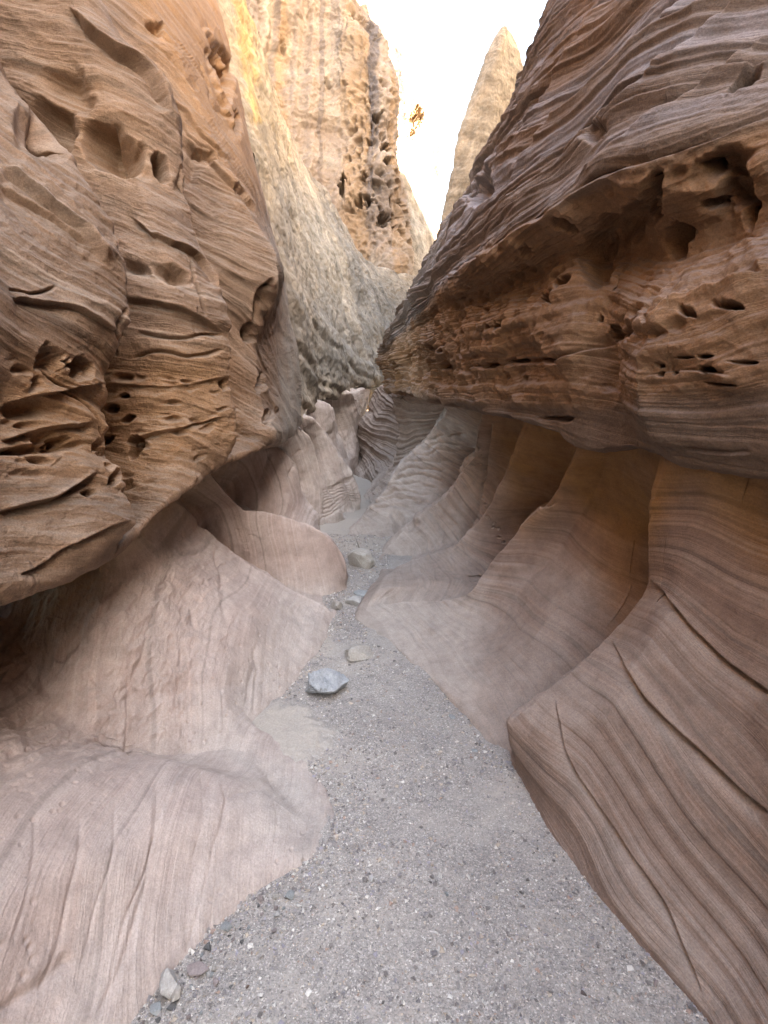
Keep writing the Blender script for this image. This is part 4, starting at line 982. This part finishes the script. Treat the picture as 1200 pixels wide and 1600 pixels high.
def rock(name, label, px, py, size, mat, seed, group=None, rot=0.0, npts=16, sink=.25, tilt=0.0, rough=.05, Y=None, cuts=2, cat='stone'):
    """angular stone: hull of scattered points, bevelled, refined and roughened"""
    rr = np.random.default_rng(seed)
    bm = bmesh.new()
    p = rr.normal(size=(npts, 3)); p /= np.linalg.norm(p, axis=1)[:, None]; p *= (.85 + .2 * rr.random((npts, 1)))
    for v in p: bm.verts.new(v)
    res = bmesh.ops.convex_hull(bm, input=bm.verts)
    junk = [e for e in res['geom_interior'] if isinstance(e, bmesh.types.BMVert)]
    if junk: bmesh.ops.delete(bm, geom=junk, context='VERTS')
    bmesh.ops.bevel(bm, geom=list(bm.edges), offset=.07, segments=2, affect='EDGES', profile=.6)
    bmesh.ops.triangulate(bm, faces=bm.faces)
    bmesh.ops.subdivide_edges(bm, edges=bm.edges, cuts=cuts, use_grid_fill=True)
    co = np.array([v.co[:] for v in bm.verts])
    nn = co / (np.linalg.norm(co, axis=1)[:, None] + 1e-9)
    co = co + nn * (rough * 1.6 * fbm(co * 1.7 + seed, 3) + rough * .8 * fbm(co * 6 + seed, 3, .5, True))[:, None]
    sx, sy, sz = size
    co *= np.array([sx, sy, sz]) / 2
    for v, c in zip(bm.verts, co): v.co = c
    me = bpy.data.meshes.new(name); bm.to_mesh(me); bm.free()
    me.polygons.foreach_set('use_smooth', np.full(len(me.polygons), True))
    me.set_sharp_from_angle(angle=math.radians(38))
    me.materials.append(mat)
    o = bpy.data.objects.new(name, me); scene.collection.objects.link(o)
    Yb = Y if Y else (F * CAMZ / (py - HZ) if py > 847 else 1000.0 / (py - 680))
    x = (px - CX) / F * Yb
    z = floor_z(x, Yb)
    o.location = (x, Yb, z + sz * (.5 - sink))
    o.rotation_euler = (tilt, tilt * .6, rot)
    tag(o, label, cat, group)
    return o

# (px, py) is the middle of the footprint on the gravel
rock('boulder', 'angular blue grey boulder with pale veins in the middle of the path', 509, 1082, (.25, .22, .20), M_blue, 44, rot=.2, npts=14, sink=.38, rough=.11, cuts=5)
rock('boulder', 'flat topped pale tan boulder beyond the blue grey one', 564, 1028, (.25, .20, .17), M_tan, 5, rot=-.15, npts=11, sink=.33, rough=.09, cuts=4)
rock('boulder', 'white and tan low boulder at the narrowing of the path, left of its grey neighbour', 527, 951, (.185, .16, .10), M_tan, 9, 'boulders at the narrowing', rot=.5, npts=14, sink=.3, rough=.07, cuts=3)
rock('boulder', 'greyish rounded boulder at the narrowing of the path, right of the white and tan one', 553, 943, (.15, .14, .09), M_white, 14, 'boulders at the narrowing', rot=.1, npts=18, sink=.3, rough=.05, cuts=3)
rock('boulder', 'low grey slab lying across the path just behind the narrowing', 565, 928, (.17, .12, .06), M_chip, 15, rot=-.4, npts=14, sink=.3, rough=.05, cuts=2)
rock('boulder', 'pale tan hump shaped boulder standing in the path where the slopes close in', 563, 884, (.30, .26, .28), M_tan, 33, rot=.2, npts=30, sink=.32, rough=.05, cuts=3)
rock('boulder', 'small white boulder on the sandy path far along the canyon', 566, 752, (.42, .4, .26), M_white, 41, rot=.2, npts=20, sink=.3, rough=.04, cuts=2)
rock('stone', 'whitish stone against the foot of the left slope, largest of the rubble near the camera', 268, 1548, (.075, .07, .085), M_white, 51, rot=.4, npts=12, sink=.25, rough=.06, cuts=3)
rock('stone', 'pinkish curved slab lying in the gravel behind the whitish rubble stone', 310, 1520, (.075, .05, .03), M_pinkst, 52, rot=-.25, npts=12, sink=.3, rough=.05)
rock('stone', 'tan wedge of rock leaning under the whitish rubble stone', 272, 1562, (.05, .045, .04), M_tan, 53, rot=.9, npts=10, sink=.25)
rock('stone', 'small mauve stone right of the pinkish slab', 337, 1543, (.024, .026, .02), M_pinkst, 54, rot=.3, npts=10, sink=.25)
rock('stone', 'lavender grey stone half buried at the bottom left of the path', 243, 1580, (.04, .035, .025), M_chip, 55, rot=.2, npts=12, sink=.35)
rock('stone', 'flat square grey flake on the gravel near the right slope', 706, 1117, (.040, .05, .014), M_chip, 61, rot=.3, npts=9, sink=.2, tilt=.2)
rock('stone', 'pale oblong flake beside the foot of the right slope', 742, 1174, (.042, .026, .014), M_chip, 62, rot=-.3, npts=9, sink=.2)
rock('stone', 'thin light grey flake lying at the edge of the sand patch', 491, 1156, (.042, .03, .016), M_chip, 63, rot=.15, npts=9, sink=.2, tilt=-.15)
rock('stone', 'whitish pebble alone in the middle of the near path', 581, 1377, (.026, .026, .018), M_white, 64, rot=.4, npts=11, sink=.3)
rock('stone', 'pale pinkish pebble at the lower right of the path', 1027, 1537, (.022, .024, .016), M_pinkst, 65, npts=11, sink=.3)
rock('stone', 'small white angular pebble at the lower right, left of the pinkish pebble', 966, 1550, (.02, .024, .014), M_white, 66, rot=.8, npts=10, sink=.3)
rock('stone', 'dark brown pebble near the bottom right of the path', 912, 1552, (.02, .016, .012), stone_material('dark_brown_stone', (.10, .08, .07, 1), (.14, .11, .10, 1), (.2, .17, .15, 1), 20), 67, npts=10, sink=.3)
rock('stone', 'reddish brown chip right of the left rubble heap', 385, 1553, (.021, .014, .011), stone_material('reddish_stone', (.18, .12, .10, 1), (.24, .17, .14, 1), (.3, .22, .19, 1), 20), 68, rot=.3, npts=9, sink=.25)

M_rub = [M_white, M_tan, M_chip, M_pinkst, stone_material('dark_grey_stone', (.13, .125, .12, 1), (.19, .185, .18, 1), (.26, .25, .24, 1), 18)]
rr = random.Random(5)
def pebble_proto(k):
    return rock('pebble', 'small angular pebble in the rubble along the foot of the left slope', 300, 1560, (1, .8, .6), M_rub[k % 5], 200 + k, 'rubble pebbles by the left slope', npts=9 + k % 4, rough=.08, cuts=1)
protos = [pebble_proto(k) for k in range(10)]
foot = [(1600, 200), (1540, 262), (1480, 310), (1415, 385), (1360, 480), (1325, 512)]
first = set()
def put(k, px, py, size, group, label):
    src = protos[k]
    if k in first:
        o = src.copy(); scene.collection.objects.link(o)
    else:
        o = src; first.add(k)
    Yb = F * CAMZ / (py - HZ); x = (px - CX) / F * Yb
    o.location = (x, Yb, floor_z(x, Yb) + size * .18)
    o.scale = (size, size, size)
    o.rotation_euler = (rr.uniform(-.4, .4), rr.uniform(-.4, .4), rr.uniform(0, 6.28))
    o['group'] = group; o['label'] = label
for i in range(70):
    py = rr.uniform(1400, 1605)
    px = np.interp(-py, [-p[0] for p in foot], [p[1] for p in foot]) + 8 + rr.expovariate(1 / 34.0)
    put(i % 10, px, py, min(.045, .010 + rr.expovariate(1 / .0065)), 'rubble pebbles by the left slope', 'small angular pebble in the rubble along the foot of the left slope')
for i in range(28):
    py = rr.uniform(1040, 1590)
    l = 330 if py > 1420 else 540
    rgt = np.interp(-py, [-1600, -1430, -1310, -1215, -1110, -1030], [1090, 945, 855, 785, 700, 640])
    put(i % 10, rr.uniform(l, rgt - 12), py, .006 + rr.expovariate(1 / .004), 'scattered path pebbles', 'small loose pebble scattered on the open gravel path')
